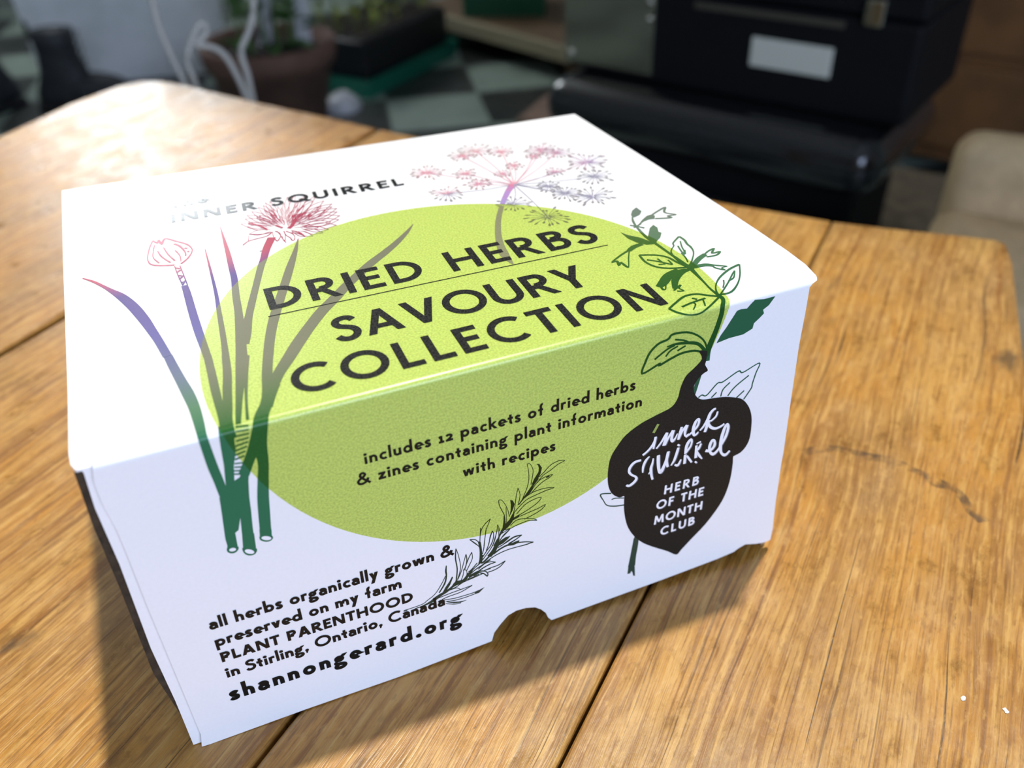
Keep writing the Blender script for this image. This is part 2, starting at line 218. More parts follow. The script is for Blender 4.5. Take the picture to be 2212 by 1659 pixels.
SPRIG_LINES='''189.19,-64.46,0.55 187.41,-59.02,0.73 186.66,-54.27,0.98 186.23,-48.51,1.2 186.74,-42.94,1.22 187.38,-34.68,1.03 187.92,-28.09,1.42 188.14,-22.28,1.79;182.44,-44.99,1.8 178.89,-44.29,2.16 175.87,-42.44,1.67;176.07,-42.81,0.89 172.19,-40.95,0.84 167.26,-37.84,0.65 168.96,-37.76,0.92 168.31,-35.12,0.92 169.69,-36.25,0.96 170.1,-32.96,0.9 170.8,-33.07,0.47 173.69,-38.41,0.46 176.17,-42.58,0.47;189.53,-64.83,0.51 188.01,-61.86,0.64 186.96,-57.18,0.75;185.51,-59.42,0.83 187.48,-57.44,0.83 189.12,-55.33,0.82;185.92,-57.17,0.75 187.7,-57.85,0.74 189.72,-58.95,0.72;197.13,-63.65,0.83 200.58,-65.46,0.87 204.03,-66.77,0.98 201.83,-63.23,0.87 204.46,-60.02,0.75 201.41,-60.19,0.82 201.62,-58.5,0.94 196.16,-60.27,0.95;196.65,-44.53,0.77 192.37,-41.23,0.63 191.45,-39.28,0.51 188.93,-36.71,0.47 187.65,-33.63,0.74 187.4,-28.33,0.88 188.74,-25.05,0.9 192.81,-29.37,0.5 195.2,-32.82,0.51 196.16,-36.1,0.78 196.22,-38.44,0.82 196.91,-41.48,0.87 196.65,-44.53,0.95;192.7,-38.69,0.59 191.83,-35.34,0.62 191.37,-32.33,0.64;195.2,-41.33,0.48 193.5,-37.36,0.51 192.67,-34.48,0.56;193.11,-35.2,0.83 191.76,-32.6,0.83;191.14,-33.82,0.65 190.65,-30.39,0.59 189.65,-27.27,0.52;177.65,-38.36,0.84 177.18,-33.16,0.93 178.71,-28.9,1.02 181.67,-26.46,1.03 185.94,-24.8,1.03 188.32,-24.37,1.02;177.65,-38.36,1.08 182.74,-35.95,1.08 185.42,-32.87,1.04 186.45,-28.6,0.99 187.9,-24.4,0.99;178.32,-34.41,0.89 181.2,-31.71,0.89 184.25,-27.87,0.87;181.86,-33.64,0.71 182.04,-30.87,0.7;180.19,-29.96,0.8 182.47,-29.33,0.8;184.59,-31.45,0.66 184.33,-28.01,0.65;188.97,-23.63,1.63 193.83,-27.53,1.97 197.8,-29.56,1.79;197.72,-29.78,0.66 199.89,-31.06,0.73 202.38,-31.74,0.8 200.28,-29.3,0.79 203.07,-29.09,0.79 200.66,-27.48,0.77 197.13,-27.78,0.81;189.44,-23.67,2.02 193.84,-23.26,1.91 196,-21.62,1.6;196.15,-21.99,0.72 197.99,-20.69,0.72 199.55,-19.52,0.49 197.55,-19.32,0.45 197.56,-17.84,0.71 195.76,-19.99,0.7 195.55,-21.4,0.66;188.14,-22.63,1.66 187.36,-14.35,0.8 186.82,-8.73,0.82 187.08,-3.85,1.49 186.7,-1.85,1.31 185.52,0.78,1.6 185.18,4.05,1.77 184.09,8.88,1.92 182.54,13.67,2.16 181.76,16.54,2.42 181.48,20.04,2.98;184.04,-24.56,1.32 179.43,-22.27,3.09 175.68,-19,3.24 172.79,-17.08,2.06;187.37,-22.82,1.5 183.64,-22.42,3.19 179.8,-18.73,2.45 176.87,-13.95,1.53;172.79,-17.08,0.67 176.26,-19.56,0.9 174.48,-15.48,0.44 173.31,-15.06,0.84 173.66,-17.49,0.67;175.98,-13.16,0.71 179.5,-15.16,0.82 178.22,-13.73,0.63 178.71,-11.73,0.55 176.78,-12.39,0.87;203.99,-18.91,0.93 198.94,-17.37,0.86 193.27,-14.08,0.68 189.34,-10.14,0.47 187.35,-6.25,0.66 187.82,-5,0.93 191.67,-5.02,0.8 196.35,-8.49,0.56 200.42,-13.25,0.48 203.99,-18.91,0.5;187.94,-5.18,0.56 191.64,-8.25,0.56 194.69,-10.91,0.54 198.23,-14.28,0.55 200.2,-15.91,0.6;193.61,-12.25,0.46 192.47,-10.31,0.43 190.78,-8.25,0.44;194.9,-11.23,0.71 197.29,-12.19,0.54 199.77,-15.26,0.41;169.11,-4.32,0.76 172.3,-6.25,0.79 177.07,-8.68,0.92 181.09,-8.38,1.01 184.22,-5.97,1.01 186.83,-4.12,1.01;169.11,-4.32,0.92 170.3,-1.52,0.94 173.52,0.69,0.59 177.27,1.25,0.67 180.52,-0.14,0.7 186.75,-4,0.75;173.16,-3.56,0.82 176.99,-4.45,0.85 182.36,-5.04,0.87;177.18,-4.75,0.81 177.75,-3.33,0.51 175.64,-0.9,0.45;181.15,-4.44,0.54 179.93,-1.17,0.53;178.63,-6.78,0.85 179.72,-5.49,0.85;181.61,15.62,0.68 180.15,12.14,0.62 177.29,9.11,0.63 173.33,6.93,0.74 168.35,6.35,0.82 166.83,7.71,0.85 163.64,8.45,0.85 160.97,10.7,0.85 159.56,13.75,0.82 158.62,18.08,0.71 164.24,16.19,0.86 164.77,16.65,0.86 168.31,15.38,0.87 172.39,14.35,0.85 177.06,14.78,0.77 180.89,16.74,0.72;166.66,10.48,0.48 169.93,10.27,0.84 175.44,11.36,1.15 178.56,13.01,1.1 181.3,16.64,1.24;162.63,13.98,0.71 166.74,11.46,0.71 169.55,10.6,0.7;166.54,14,0.62 168.04,12.25,0.62 170.64,11.25,0.61;170.59,12.97,0.62 173.4,11.88,0.62;169.36,8.53,0.64 172.34,9.56,0.62 174.56,10.95,0.59;149.87,64.67,0.47 145.92,63.65,0.5 147.08,66.94,0.33 148.49,69.57,0.38 151.48,71.14,0.47 155.26,72.02,0.49;150.13,67.63,0.43 151.58,67.54,0.41 154.96,68.74,0.4;160.95,90.14,2.08 160.65,94.58,2.39 160.16,99.74,2.49 159.85,104.33,2.95;180.42,34.08,0.46 181.67,33.42,0.43 183.52,34.08,0.46 187.09,30.43,0.46 189.31,30.39,0.46 194.78,27.8,0.45 196.73,28.84,0.45 202.78,26.85,0.39 202,30.62,0.45 201.25,34.69,0.45 201.07,36.57,0.48 198.64,40.46,0.49;189.16,36.3,0.44 189.72,33.6,0.46 192.14,31.48,0.47;191.96,36.93,0.48 194.29,34.03,0.48 199.28,30.77,0.47;185.49,35.65,0.47 187.31,34.05,0.47;195.63,38.79,0.49 198.32,36.7,0.48;180.73,20.67,1.43 176.09,40.56,1.52 164.56,73.35,1.87 160.94,91.24,2.13'''
ROSEMARY_LINES='''123.37,48.22,0.5 121.41,50.57,0.74 120.02,52.91,1.25 118.45,54.48,0.61 116.46,56.87,0.36;114.44,60.24,0.71 113.6,62.63,1.5 111.98,64.48,1.82 110.37,66.22,1.02 109.32,68.2,0.49 108.67,69.97,1.2 108,72,1.91;119.66,40.85,0.21 119.99,43.72,0.21 120.13,46.79,0.23 119.49,50.56,0.25 117.66,55.15,0.26;119.66,40.85,0.25 120.6,41.19,0.2 121.51,43.58,0.2 121.48,45.89,0.23 120.75,49.85,0.24;123.76,47.65,0.28 125.31,46.34,0.28 127.44,44.31,0.28 130.14,43.42,0.27 132.47,44.01,0.23 130.14,44.81,0.28 127.43,46.41,0.28 124.91,47.61,0.28 122.96,49.96,0.28;120.4,53.3,0.27 122.96,49.72,0.28 125.49,48.52,0.28 128.2,48.33,0.25 127.04,49.32,0.29 124.89,50.2,0.28 122.36,52.11,0.28 120.78,53.68,0.28;126.07,48.97,0.52 127.23,48.57,0.52;118.44,54.72,0.29 121.37,53.42,0.29 125.26,53.2,0.28 128.79,54.16,0.2 125.84,54.38,0.29 122.32,54.99,0.29 119,55.9,0.29 115.64,58.75,0.28 114.43,60.49,0.28;115.59,60.7,0.29 118.38,57.85,0.29 121.52,56.62,0.29 124.26,56.69,0.21 122.86,58.6,0.29 119.9,60.16,0.29 116.75,61.4,0.29;116.73,62.14,0.29 120.27,61.55,0.29 123.03,61.14,0.3 125.71,60.44,0.24 124.21,62.09,0.3 121.43,63.25,0.3 118.26,63.99,0.3;113.33,64.9,0.29 115.52,63.4,0.3 118.26,63.74,0.28 121.01,64.84,0.26 122.58,66.22,0.3 119.81,65.24,0.29 117.24,65.35,0.3 115.07,65.73,0.3 113.29,66.27,0.3;116.35,49.75,0.24 115.81,52.04,0.24 115.35,54.99,0.24 114.88,58.45,0.25 113.6,62.63,0.26;116.35,49.75,0.2 116.95,52.47,0.21 116.71,54.78,0.24 116.17,57,0.25;109.72,52.35,0.27 109.83,54.54,0.25 110.86,57.85,0.25 111.37,59.77,0.28 111.06,63.11,0.3;109.72,52.35,0.26 110.66,52.7,0.21 111.72,54.79,0.19 112.59,57.56,0.2 113.06,60.93,0.21;112.05,56.37,0.2 112.04,59.79,0.2 112.01,63.5,0.2;106.6,59.23,0.28 104.83,60.61,0.28 103.39,62.75,0.26 102.75,65.99,0.23 102.65,69.88,0.22;106.6,59.23,0.25 105.74,61.47,0.26 104.88,63.6,0.25 104.44,66.69,0.24 103.88,70.4,0.24;107.03,64.98,0.25 106.24,67.43,0.25 105.31,71,0.25;107.03,64.98,0.2 107.46,66.16,0.22 107.17,68.58,0.25 106.08,71.32,0.27;108.95,62.76,0.24 108.54,65.85,0.25 107.75,68.56,0.26 106.84,71.64,0.26;108.95,62.76,0.2 109.44,64.96,0.21 109.19,66.62,0.24;117.22,70.81,0.29 114.75,70.44,0.3 112.15,71.42,0.3 109.94,72.82,0.3;117.22,70.81,0.3 114.7,72.22,0.31 112.1,73.2,0.31 110.9,73.35,0.3;121.25,75.73,0.29 118.65,74.64,0.29 116.06,73.87,0.29;121.25,75.73,0.31 118.62,75.94,0.31 116.41,75.72,0.3;99.25,65.54,0.27 101.11,66.32,0.24 102.52,68.68,0.2 102.69,69.9,0.2;99.25,65.54,0.21 100.65,67.65,0.22 102.08,69.64,0.22;110.37,66.09,0.29 113.3,66.15,0.29;110.14,67.26,0.3 113.09,66.44,0.22 110.27,69.1,0.29;102.01,77.69,1.08 102.61,75.98,1.2 102.61,71.69,0.59 102.3,67.73,0.71;94.45,67.57,0.3 94.02,71.89,0.41 94.27,76.87,0.39 93.67,81.57,0.45;94.45,67.57,0.21 95.08,70.99,0.22 95.48,76.02,0.24 95,78.97,0.27 94.09,81.76,0.28;97.63,71.51,0.24 96.72,74.61,0.24 95.44,78.97,0.25 94.08,81.96,0.26;97.63,71.51,0.29 97.77,74.08,0.31 97.15,77.15,0.35 96.32,78.77,0.37;96.52,77.86,0.23 96.06,80.64,0.24 95.19,82.86,0.26;99.65,71.4,0.3 98.53,73.44,0.29 97.34,76.44,0.29 96.79,78.18,0.28;99.65,71.4,0.21 99.64,74.31,0.23 98.47,76.94,0.26 97.32,79.2,0.26;96.81,77.99,0.19 97.44,79.66,0.19 97.36,81.02,0.22;102.09,77.73,0.41 99.8,79.3,0.41 98.09,80.95,1.01 96.05,83.25,1.26 93.69,83.4,1.9 92.01,84.46,0.84 89.88,85.72,1.05 87.64,86.52,1.26 85.82,87.51,1.47 84.31,88.25,1.06 81.65,88.85,0.55 78.76,88.92,0.29;105.96,77.62,0.34 102.77,78.82,0.34 98.53,80.94,0.34;105.88,79.38,0.3 102.69,80.38,0.3 98.89,82.5,0.3 96.02,83.64,0.3;102.87,82.87,0.34 99.57,83.42,0.34 95.86,83.97,0.34 93.14,85.17,0.34 91.22,85.32,0.34;101.75,81.37,0.28 103.79,82.27,0.25 104.61,83.84,0.2 104.34,84.84,0.28 103.29,83.26,0.24 102,82.28,0.26;103.37,81.68,0.29 105.78,81.73,0.29;90.75,73.76,0.25 90.43,76.16,0.55 90.41,78.52,0.48 89.59,81.74,0.55 87.45,85.21,0.38;90.13,78.39,0.22 88.45,81.62,0.23 86.01,85.15,0.24 83.26,86.93,0.25 81.74,87.86,0.25 78.84,88.13,0.25 75.27,88.08,0.25;98.94,86.8,0.3 94.93,87.01,0.3 91.24,87.16,0.3 86.83,87.58,0.3;98.94,86.8,0.3 94.85,88.21,0.3 90.42,88.43,0.3 88.19,88.83,0.3;99.48,90.55,0.3 96.2,90.49,0.3 92.5,90.22,0.3 88.88,89.36,0.29;99.59,91.33,0.31 96.14,91.5,0.3 92.44,91.23,0.3 89.54,90.39,0.29;89.32,91.43,0.24 92.31,93.06,0.25 94.52,93.47,0.26;90.18,85.65,0.29 92.53,85.51,0.29 93.83,85.8,0.26 94.92,87.21,0.23;92.03,84.26,0.29 89.9,85.52,0.29;75.27,88.08,0.26 75.1,88.38,0.28 76.22,88.53,0.29;99.33,65.63,0.31 100.9,66.14,0.29 102.02,67.54,0.24 102.56,68.96,0.23;99.33,65.63,0.25 100.82,67.57,0.25 102.02,69.53,0.23 102.38,70.48,0.23;103.11,61.83,0.26 102.86,64.85,0.26 102.58,68.43,0.26;105.07,62.62,0.27 104.5,66.31,0.27 103.88,70.85,0.28 103.23,73.81,0.28;102.63,68.19,0.52 102.82,70.94,0.54 102.81,73.91,0.57 102.34,77.26,0.6;102.9,74.22,1.12 102.34,77.26,1.13;107.08,64.75,0.3 106.18,67.01,0.29 105.64,69.98,0.29 104.6,72.77,0.3;107.08,64.75,0.23 107.42,66.46,0.26 107,69.21,0.29 106.1,71.24,0.32 104.8,72.86,0.33 103.26,75.19,0.32;108.82,64.14,0.28 108.32,66.57,0.28 107.48,69.94,0.3 105.82,73.02,0.32 103.2,76.4,0.33;109.32,64.34,0.26 109.2,67.46,0.26 109.03,69.25,0.27;108.77,70.75,1.57 107.21,73.88,1.62 105.48,75.87,1.68;105.48,75.87,0.68 103.56,77.52,0.69 102.62,77.8,0.7;110.56,66.69,0.33 109.28,68.29,0.32 108.61,69.61,0.31;113.01,66.63,0.34 110.91,68.16,0.33 109.41,70.21,0.33;117.13,70.85,0.34 114.54,70.73,0.35 112.03,71.84,0.35 108.68,73.14,0.35;117.13,70.85,0.35 114.92,71.96,0.35 112.41,72.81,0.35;115.92,73.73,0.39 118.63,74.59,0.38 121.25,75.82,0.38;121.25,75.82,0.35 117.55,75.78,0.35 112.33,75.5,0.35 108.15,76.19,0.35 104.58,77.68,0.35 103.31,78.51,0.35;115.92,73.73,0.63 112.39,73.35,0.63 109.47,74.02,0.64 106.94,75.4,0.64;101.23,77.05,0.34 99.38,79.01,0.34 97.9,80.02,0.35;103.51,78.6,0.35 100.57,79.81,0.35 98.43,81.37,0.35;107.61,79.49,0.32 105.99,78.57,0.34 103.92,78.5,0.35 101.37,80.16,0.35;107.61,79.49,0.35 105.53,79.62,0.35 102.8,80.51,0.35 100.88,81.62,0.35;111.02,80.33,0.36 108.37,81.28,0.36 105.45,81.4,0.35 103.15,81.79,0.36;111.02,80.33,0.35 109.17,82.19,0.36 107.05,82.95,0.36 104.75,83.06,0.36;101.73,81.16,0.44 103.55,81.96,0.41 104.63,83.43,0.31 104.36,84.72,0.46 103.29,83.11,0.38 101.7,81.84,0.4;101.66,82.53,0.36 99.16,83.1,0.36 97.49,83.48,0.35;101.52,81.21,0.88 99.65,81.64,0.88 97.97,82.29,0.88'''
SCRIPT_LINES='''160.79,51.57,0.96 162.36,50.58,0.95 163.88,49.01,1.02 164.96,47.05,1.07 165.23,45.18,1.01;165.23,45.18,1 164.92,47.97,1 164.72,50.23,0.67;165.83,50.5,0.68 167.51,48.39,0.86 168.59,46.43,1.06 169.48,44.89,1.11;169.48,44.89,1.02 169.11,47.76,1.24 168.58,50.15,1.21;168.99,50.06,1.05 170.11,47.4,0.95 171.72,44.6,1.11;171.93,44.67,1.11 171.42,47.85,1.12 171.92,49.3,1.16 172.88,48.34,0.81 173.55,46.59,0.47;174.99,44.3,1.05 174.43,47.23,1.2 174.12,49.46,0.9;174.18,49.01,1.06 175.37,46.15,0.97 176.94,44.14,1.14;177.09,44.19,1.15 176.47,46.75,1.12 176.76,48.71,0.66 178.08,48.22,0.7;176.92,49.28,0.79 179.11,48.1,0.9 181.01,46.17,0.99 181.55,44.04,0.97 181.09,43.01,1.05 180.15,44.04,1.27 179.61,46.87,1.39 180.21,49.52,1 181.33,49.19,0.91 181.68,48.48,0.49;182.28,48.22,0.7 183.6,46.79,1 184.92,44.44,1.41 185.6,42.13,1.3 186.71,40.84,1.11 187.63,40.68,0.81;188.5,42.1,0.68 188.04,44.07,0.89 186.21,45.55,0.79;185.49,44.86,1.63 184.34,49.61,1.11;185.33,46.19,0.91 186.63,48.25,1.14 188.59,49.41,1.08 190.7,49.12,1.02 191.91,48.46,0.87;160.3,53.52,0.93 158.06,53.56,1.15 156.51,54.9,1.22 156.01,56.87,0.99 156.93,58.65,0.86 158.67,60.25,0.85 158.95,61.58,1.2 157.79,62.86,1.3 156.37,63.44,1.15 155.31,62.8,0.83;163.44,52.97,0.55 162.2,54.31,1.12 161.37,56.64,1.04 161.3,59.39,0.52;164.98,54.34,0.48 164.82,56.43,0.89 164.41,58.69,1.17 164.83,61.77,0.98 165.41,63.95,0.82;163.69,60.99,0.5 164.62,59.38,0.82;166.9,53.7,1.25 167.09,56.76,1.34 167.62,60.33,1.23 168.46,61.66,1.58 169.45,59.53,1.34 170.42,56.01,1.18 170.72,53.37,1.14;170.68,53.71,1.24 170.3,57.17,1.21 171.03,60.34,0.94;172.24,60.16,0.56 173.34,58.24,1.09 174.12,55.14,1.2 174.51,53.01,1.03;173.74,60.33,0.73 175.07,60.93,1.17 176.04,58.71,0.61;174.27,52.22,1.29 174.74,51.67,1.29;177.56,56.82,1 177.68,53.74,1.28 178.25,52.04,1.38 179.1,51.1,1.14 179.65,52.28,0.77 179.22,54.27,0.89 177.72,56.27,1.14;177.59,57.19,1.22 177.63,61.27,1.13;178.31,57.93,0.74 179.47,59.92,0.86 180.5,61.63,0.75;181.61,53.78,0.62 183.27,53.39,0.85;183.48,54.3,0.83 182.72,56.2,1.14 181.94,56.89,0.87;181.64,54.51,0.96 181.97,60.18,1.22;182.01,57.16,0.75 183.3,59.55,0.93 184.6,61.48,0.52;181.99,62.4,1.31 182.48,61.96,1.31;185.64,58.17,1.23 187.55,58.79,1.17 189,57.27,1.27 188.9,55.18,0.92 187.91,54.48,1.32 187.14,56.75,1.29 187.63,59.47,0.98 189.11,60.89,1.41 190.71,59.68,1.19 191.88,57.65,1.16 193.31,54.26,1.28 193.77,50.84,1.15 193.12,49.16,1.15 192.29,50.59,1.37 191.61,54.66,1.47 191.69,59.04,1.35 192.56,61.8,0.94 194.23,63.07,1.34 195.82,61.7,0.92'''
CHIVE_FILLS='''29.16,33.88 28.68,38.39 28.47,39.89 28.54,40.86 29.33,41.54 30.25,41.59 31,40.83 31.27,39.74 31.61,34.88;33.31,35.57 32.55,40.82 32.45,42.25 32.86,43.51 33.83,44.33 34.95,44.4 35.63,43.6 35.88,42.49 36.4,36.84;38.06,35.94 37.69,38.69 37.72,39.77 38.33,40.51 39.19,41 40.12,41.09 40.76,40.49 40.93,39.23 41.2,37.22;34.64,-2.5 38.12,0.87 37.81,3.11 37.12,8.03 35.93,11.66 35.06,16.72 36.59,16.03 38.88,10.67 42.2,6.18 42.63,8.74 41.04,12.25 39.21,15.32 38.53,18 37.65,23.66 37.25,27.88 31.38,25.59 31.73,23.12 32.67,17.1 33.52,10.8 33.92,5.32;30.2,20.82 31.88,23.18 31.46,25.18 37.32,27.47 36.49,34.3 35.69,42.79 32.8,41.57 33.32,35.3 33.97,29.92 32.66,34.11 31.36,34.95 31.01,39.41 28.69,39.37 28.66,36.12 29.29,30.05 29.87,24.57'''
SPRIG_FILLS='''179.94,-55.97 181.26,-52.85 184.05,-49.55 185.66,-45.86 186.92,-42.86 183.58,-43.78 181.42,-46.43 179.99,-50.5;187.03,-49.11 190.69,-54.38 193.08,-56.1 193.32,-53.63 192.09,-50.68 192.56,-49.45 190.4,-46.53 188,-44.75 186.81,-42.91 186.38,-45.52;189.96,-66.76 191.98,-69.59 194.61,-71.3 194.71,-68.83 194.81,-67.69 192.81,-65.39 190.36,-64.43 189.3,-64.4;188.11,-58.17 191.47,-61.25 194.61,-63.46 196.94,-63.74 197.26,-62.19 195.88,-60.19 193.96,-60.58 191.76,-60.06;187.84,-27.95 189.6,-24.65 189.62,-22.89 187.73,-21.61 187.23,-24.02;204.73,2.05 200.61,2.07 197.27,1.45 195.94,2.59 194.64,3.95 192.45,3.6 190.99,3.86 187.85,9.02 186.04,11.57 184.86,14.09 189.29,13.42 194.51,13.43 197.82,12.12 198.05,10.21 199.93,8.75 201.38,7.39 200.8,5.95 202.78,4.75;158.58,103.05 161.08,104.14 161.58,110.1 160.83,109.77 160.43,107.91 159.94,106.76 159.42,107.83 158.32,107.71'''
ROSEMARY_FILLS='''122.77,41.96 123.81,42.44 124.65,44.24 124.15,46.39 123.56,47.82 122.39,49.27 120.84,50.35 122.03,47.72 123.39,45.65 123.6,44.1 123.33,42.85;113.57,53.82 114.42,54.26 115.04,56.07 114.3,58.47 113.06,60.93 113.64,57.96 113.71,55.56;113.1,69.5 111.37,71.09 109.36,72.32 108,72.13 109.03,70.63 111.03,69.67;116.28,72.87 114.68,72.99 112.08,73.72 114.05,74.28 116.06,73.82;116.75,61.15 116.53,62.31 113.97,63.03 113.61,62.14;107.41,71.99 108.25,70.56 109.21,71.22 108.96,72.64;111.18,59.69 111.56,59.84 111.79,64.41 110.37,66.09 110.87,63.04;92.35,79.58 92.6,80.1 91.38,83.16 89.91,85.32 88.57,85.73 89.74,83.62 91.19,81.66;103.21,89.67 101.31,90.15 99.49,90.35 99.66,91.47 101.09,91.5;96.79,93.06 93.84,92.52 90.95,91.37 88.84,89.96 90.22,91.23 92.05,92.51 94.53,93.26;92.8,83.6 93.69,81.18 94.3,83.07 95.76,83.12 95.56,84.04 93.64,84.18;97.2,81.15 97.7,80.17 98.52,81.14 97.32,81.6;101.75,81.46 100.57,81.44 98.75,82.24 99.91,82.66 101.57,82.09;113.13,69.61 111.48,69.46 109.59,70.82 108.72,72.08 110.37,71.96 112.27,70.59;116.26,72.79 114.9,72.9 112.4,73.21 112.79,73.79 115.71,73.92'''
ACORN_FILLS='''181.67,16.08 178.61,15.22 180,18.69 177.35,21.54 174.59,23.89 173.06,28.06 172.52,31.62 170.43,34.76 165.78,36.1 159.49,37.92 154.13,40.96 151.34,44.41 149.59,47.21 148.58,50.39 148.22,55.09 148.51,59.89 149.43,63.34 150.95,65.86 153.13,67.65 154.9,67.68 155,69.66 155.26,74.65 156.22,79.99 157.55,84.27 160.05,89.02 163.72,93.75 168.29,97.79 174.47,102.59 178.63,106.19 180.54,104.43 184.59,100.26 189.97,94.89 195.02,87.4 197.21,81.37 198.11,74.94 198.1,68.4 197.83,65.41 198.68,64.96 200.73,64.34 202.65,62.25 203.72,58.86 203.56,52.77 202.68,47.88 200.85,43.75 198.25,40.39 195.66,38.79 191.04,37.04 186.58,36.13 182.19,35.39 179.7,33.53 178.29,30.83 178.15,28.37 179.45,26.06 181.25,24.56 182.7,23.81 181.44,21.39 181.57,19.99'''
SCRIPT_DOT='''165.85,40.09,1.02 164.27,43.26,1.08'''
UMBEL_STEM_A='''162.19,-110.04,3.03 160.23,-108.43,2.77 157.65,-105.19,2.41 153.73,-99.41,2.1 151.28,-95.26,1.84'''
UMBEL_STEM_B='''150.49,-93.96,1.81 148.83,-90.92,1.96 146.45,-86.48,2.01 143.78,-80.85,2.14 140.66,-72.82,2.31 138.28,-64.85,2.77 136.96,-57.6,3.19 137.05,-50.64,0.56'''
UMBEL_FLORETS=[(134.89, -135.99, 6.79), (135.74, -113.27, 6.13), (148.48, -128.21, 4.91), (149.86, -116.6, 5.18), (160.76, -149.15, 6.8), (153.69, -146.15, 5.52), (170.2, -143.35, 5.2), (161.84, -121.58, 3.41), (169.23, -127.35, 3.87), (185.99, -137.83, 6.87), (190.32, -131.95, 6.42), (197.07, -117.42, 9.06), (193.59, -103.19, 6.86), (176.4, -94.18, 6.58), (184.45, -86.81, 7.64), (181.16, -114.04, 4.21), (173.58, -102.49, 4.81), (162.0, -78.32, 7.28), (154.84, -93.61, 6.03), (180.2, -132.81, 3.17)]
UMBEL_HUB=(162.07, -109.83)
LID_OUTLINE=[(2.99, -182.83), (217.32, -170.87), (220.76, -109.01), (223.03, -58.32), (223.58, -36.05), (223.72, -20.42), (223.28, -9.95), (221.83, -2.82), (220.75, -0.02), (218.96, 0.9), (217.79, 2.12), (217.99, 9.86), (217.97, 24.33), (218.95, 47.08), (220.16, 71.81), (220.13, 76.23), (221.01, 95.81), (222.09, 110.55), (222.03, 116.6), (219.07, 116.9), (215.21, 115.98), (210.13, 114.18), (207.04, 115.12), (205.07, 116.22), (197.74, 116.95), (174.61, 117.75), (133.19, 118.49), (127.93, 118.59), (126.54, 116.54), (125.64, 113.59), (123.85, 110.88), (121.53, 108.64), (117.99, 107.27), (114.41, 106.96), (111.27, 107.96), (108.05, 111.4), (105.69, 114.61), (104.63, 118.64), (87.4, 119.45), (70.21, 120.25), (37.6, 120.03), (6.12, 120.6), (3.67, 120.37), (4.72, 114.33), (4.29, 82.64), (3.85, 52.41), (3.86, 32.64), (3.66, 21.52), (2.74, 12.47), (2.86, 5.27), (3.86, 0.14), (3.77, -0.81), (3.55, -21.27), (3.0, -52.56), (2.81, -87.21), (2.68, -126.72)]
TAB_OUTLINE=[(-1.95, -187.5), (-2.18, -123.85), (-2.01, -83.23), (-1.77, -37.48), (-1.91, -9.42), (-1.54, -4.58), (-0.1, -0.89), (1.1, 3.09), (0.47, 14.84), (0.9, 35.7), (0.28, 70.93), (1.11, 96.87), (1.24, 120.3), (4.88, 120.3), (5.98, 117.51), (6.52, 86.03), (5.75, 55.05), (5.71, 35.09), (5.67, 23.89), (4.47, 14.6), (4.46, 7.26), (5.32, -1.31), (4.98, -23.01), (4.79, -54.49), (4.75, -89.46), (4.93, -129.26), (5.37, -186.95)]
KRAFT_EDGE=[(-1.21, 3.47), (-1.79, 22.74), (-1.56, 45.27), (-1.98, 83.19), (0.72, 105.15), (2.43, 120.3)]
TEXTS=[('title', 'DRIED HERBS', (57.61, -55.27), (170.95, -52.96), 13.99, 0.172), ('title', 'SAVOURY', (72.85, -28.11), (155.18, -27.19), 13.99, 0.172), ('title', 'COLLECTION', (55.95, -7.26), (170.45, -6.87), 13.81, 0.172), ('top', 'INNER SQUIRREL', (35.65, -133.48), (123.3, -128.38), 7.16, 0.2), ('top', 'the', (36.79, -146.67), (50.81, -145.84), 7.16, 0.2), ('body', 'includes 12 packets of dried herbs', (70.02, 23.34), (156.51, 23.42), 4.33, 0.18), ('body', '& zines containing plant information', (67.0, 30.38), (159.27, 30.76), 4.33, 0.18), ('body', 'with recipes', (98.64, 38.58), (129.28, 38.57), 4.33, 0.18), ('foot', 'all herbs organically grown &', (17.39, 69.07), (93.56, 69.74), 4.78, 0.195), ('foot', 'preserved on my farm', (17.41, 76.89), (75.55, 77.13), 4.78, 0.195), ('foot', 'PLANT PARENTHOOD', (17.66, 84.38), (78.64, 84.86), 4.36, 0.22), ('foot', 'in Stirling, Ontario, Canada', (17.62, 91.96), (89.05, 91.81), 4.78, 0.195), ('web', 'shannongerard.org', (16.54, 102.92), (94.12, 103.46), 6.65, 0.215), ('club', 'HERB', (170.55, 72.8), (184.36, 73.17), 4.08, 0.19), ('club', 'OF THE', (167.87, 79.07), (187.04, 79.4), 4.08, 0.19), ('club', 'MONTH', (167.57, 86.26), (187.23, 86.28), 4.08, 0.19), ('club', 'CLUB', (170.64, 92.92), (184.72, 92.78), 4.08, 0.19)]
CHIVE_ENDS='30.64,40.71 30.57,40.91 30.43,41.07 30.21,41.17 29.95,41.22 29.66,41.19 29.38,41.11 29.13,40.96 28.94,40.78 28.83,40.57 28.81,40.35 28.87,40.16 29.02,40.00 29.23,39.89 29.50,39.85 29.78,39.87 30.06,39.96 30.31,40.10 30.50,40.29 30.61,40.50;35.09,43.94 34.95,44.14 34.71,44.23 34.40,44.21 34.03,44.09 33.66,43.86 33.31,43.56 33.02,43.22 32.82,42.86 32.73,42.53 32.75,42.25 32.89,42.05 33.13,41.96 33.44,41.98 33.81,42.10 34.18,42.33 34.53,42.62 34.82,42.97 35.02,43.33 35.11,43.66;40.54,40.55 40.43,40.75 40.20,40.87 39.88,40.89 39.49,40.82 39.09,40.66 38.70,40.43 38.37,40.15 38.12,39.85 37.99,39.55 37.98,39.30 38.09,39.10 38.32,38.99 38.63,38.96 39.01,39.04 39.42,39.19 39.80,39.42 40.14,39.70 40.39,40.00 40.53,40.30'
RULE=[(56.38, -51.56), (171.53, -49.26)]

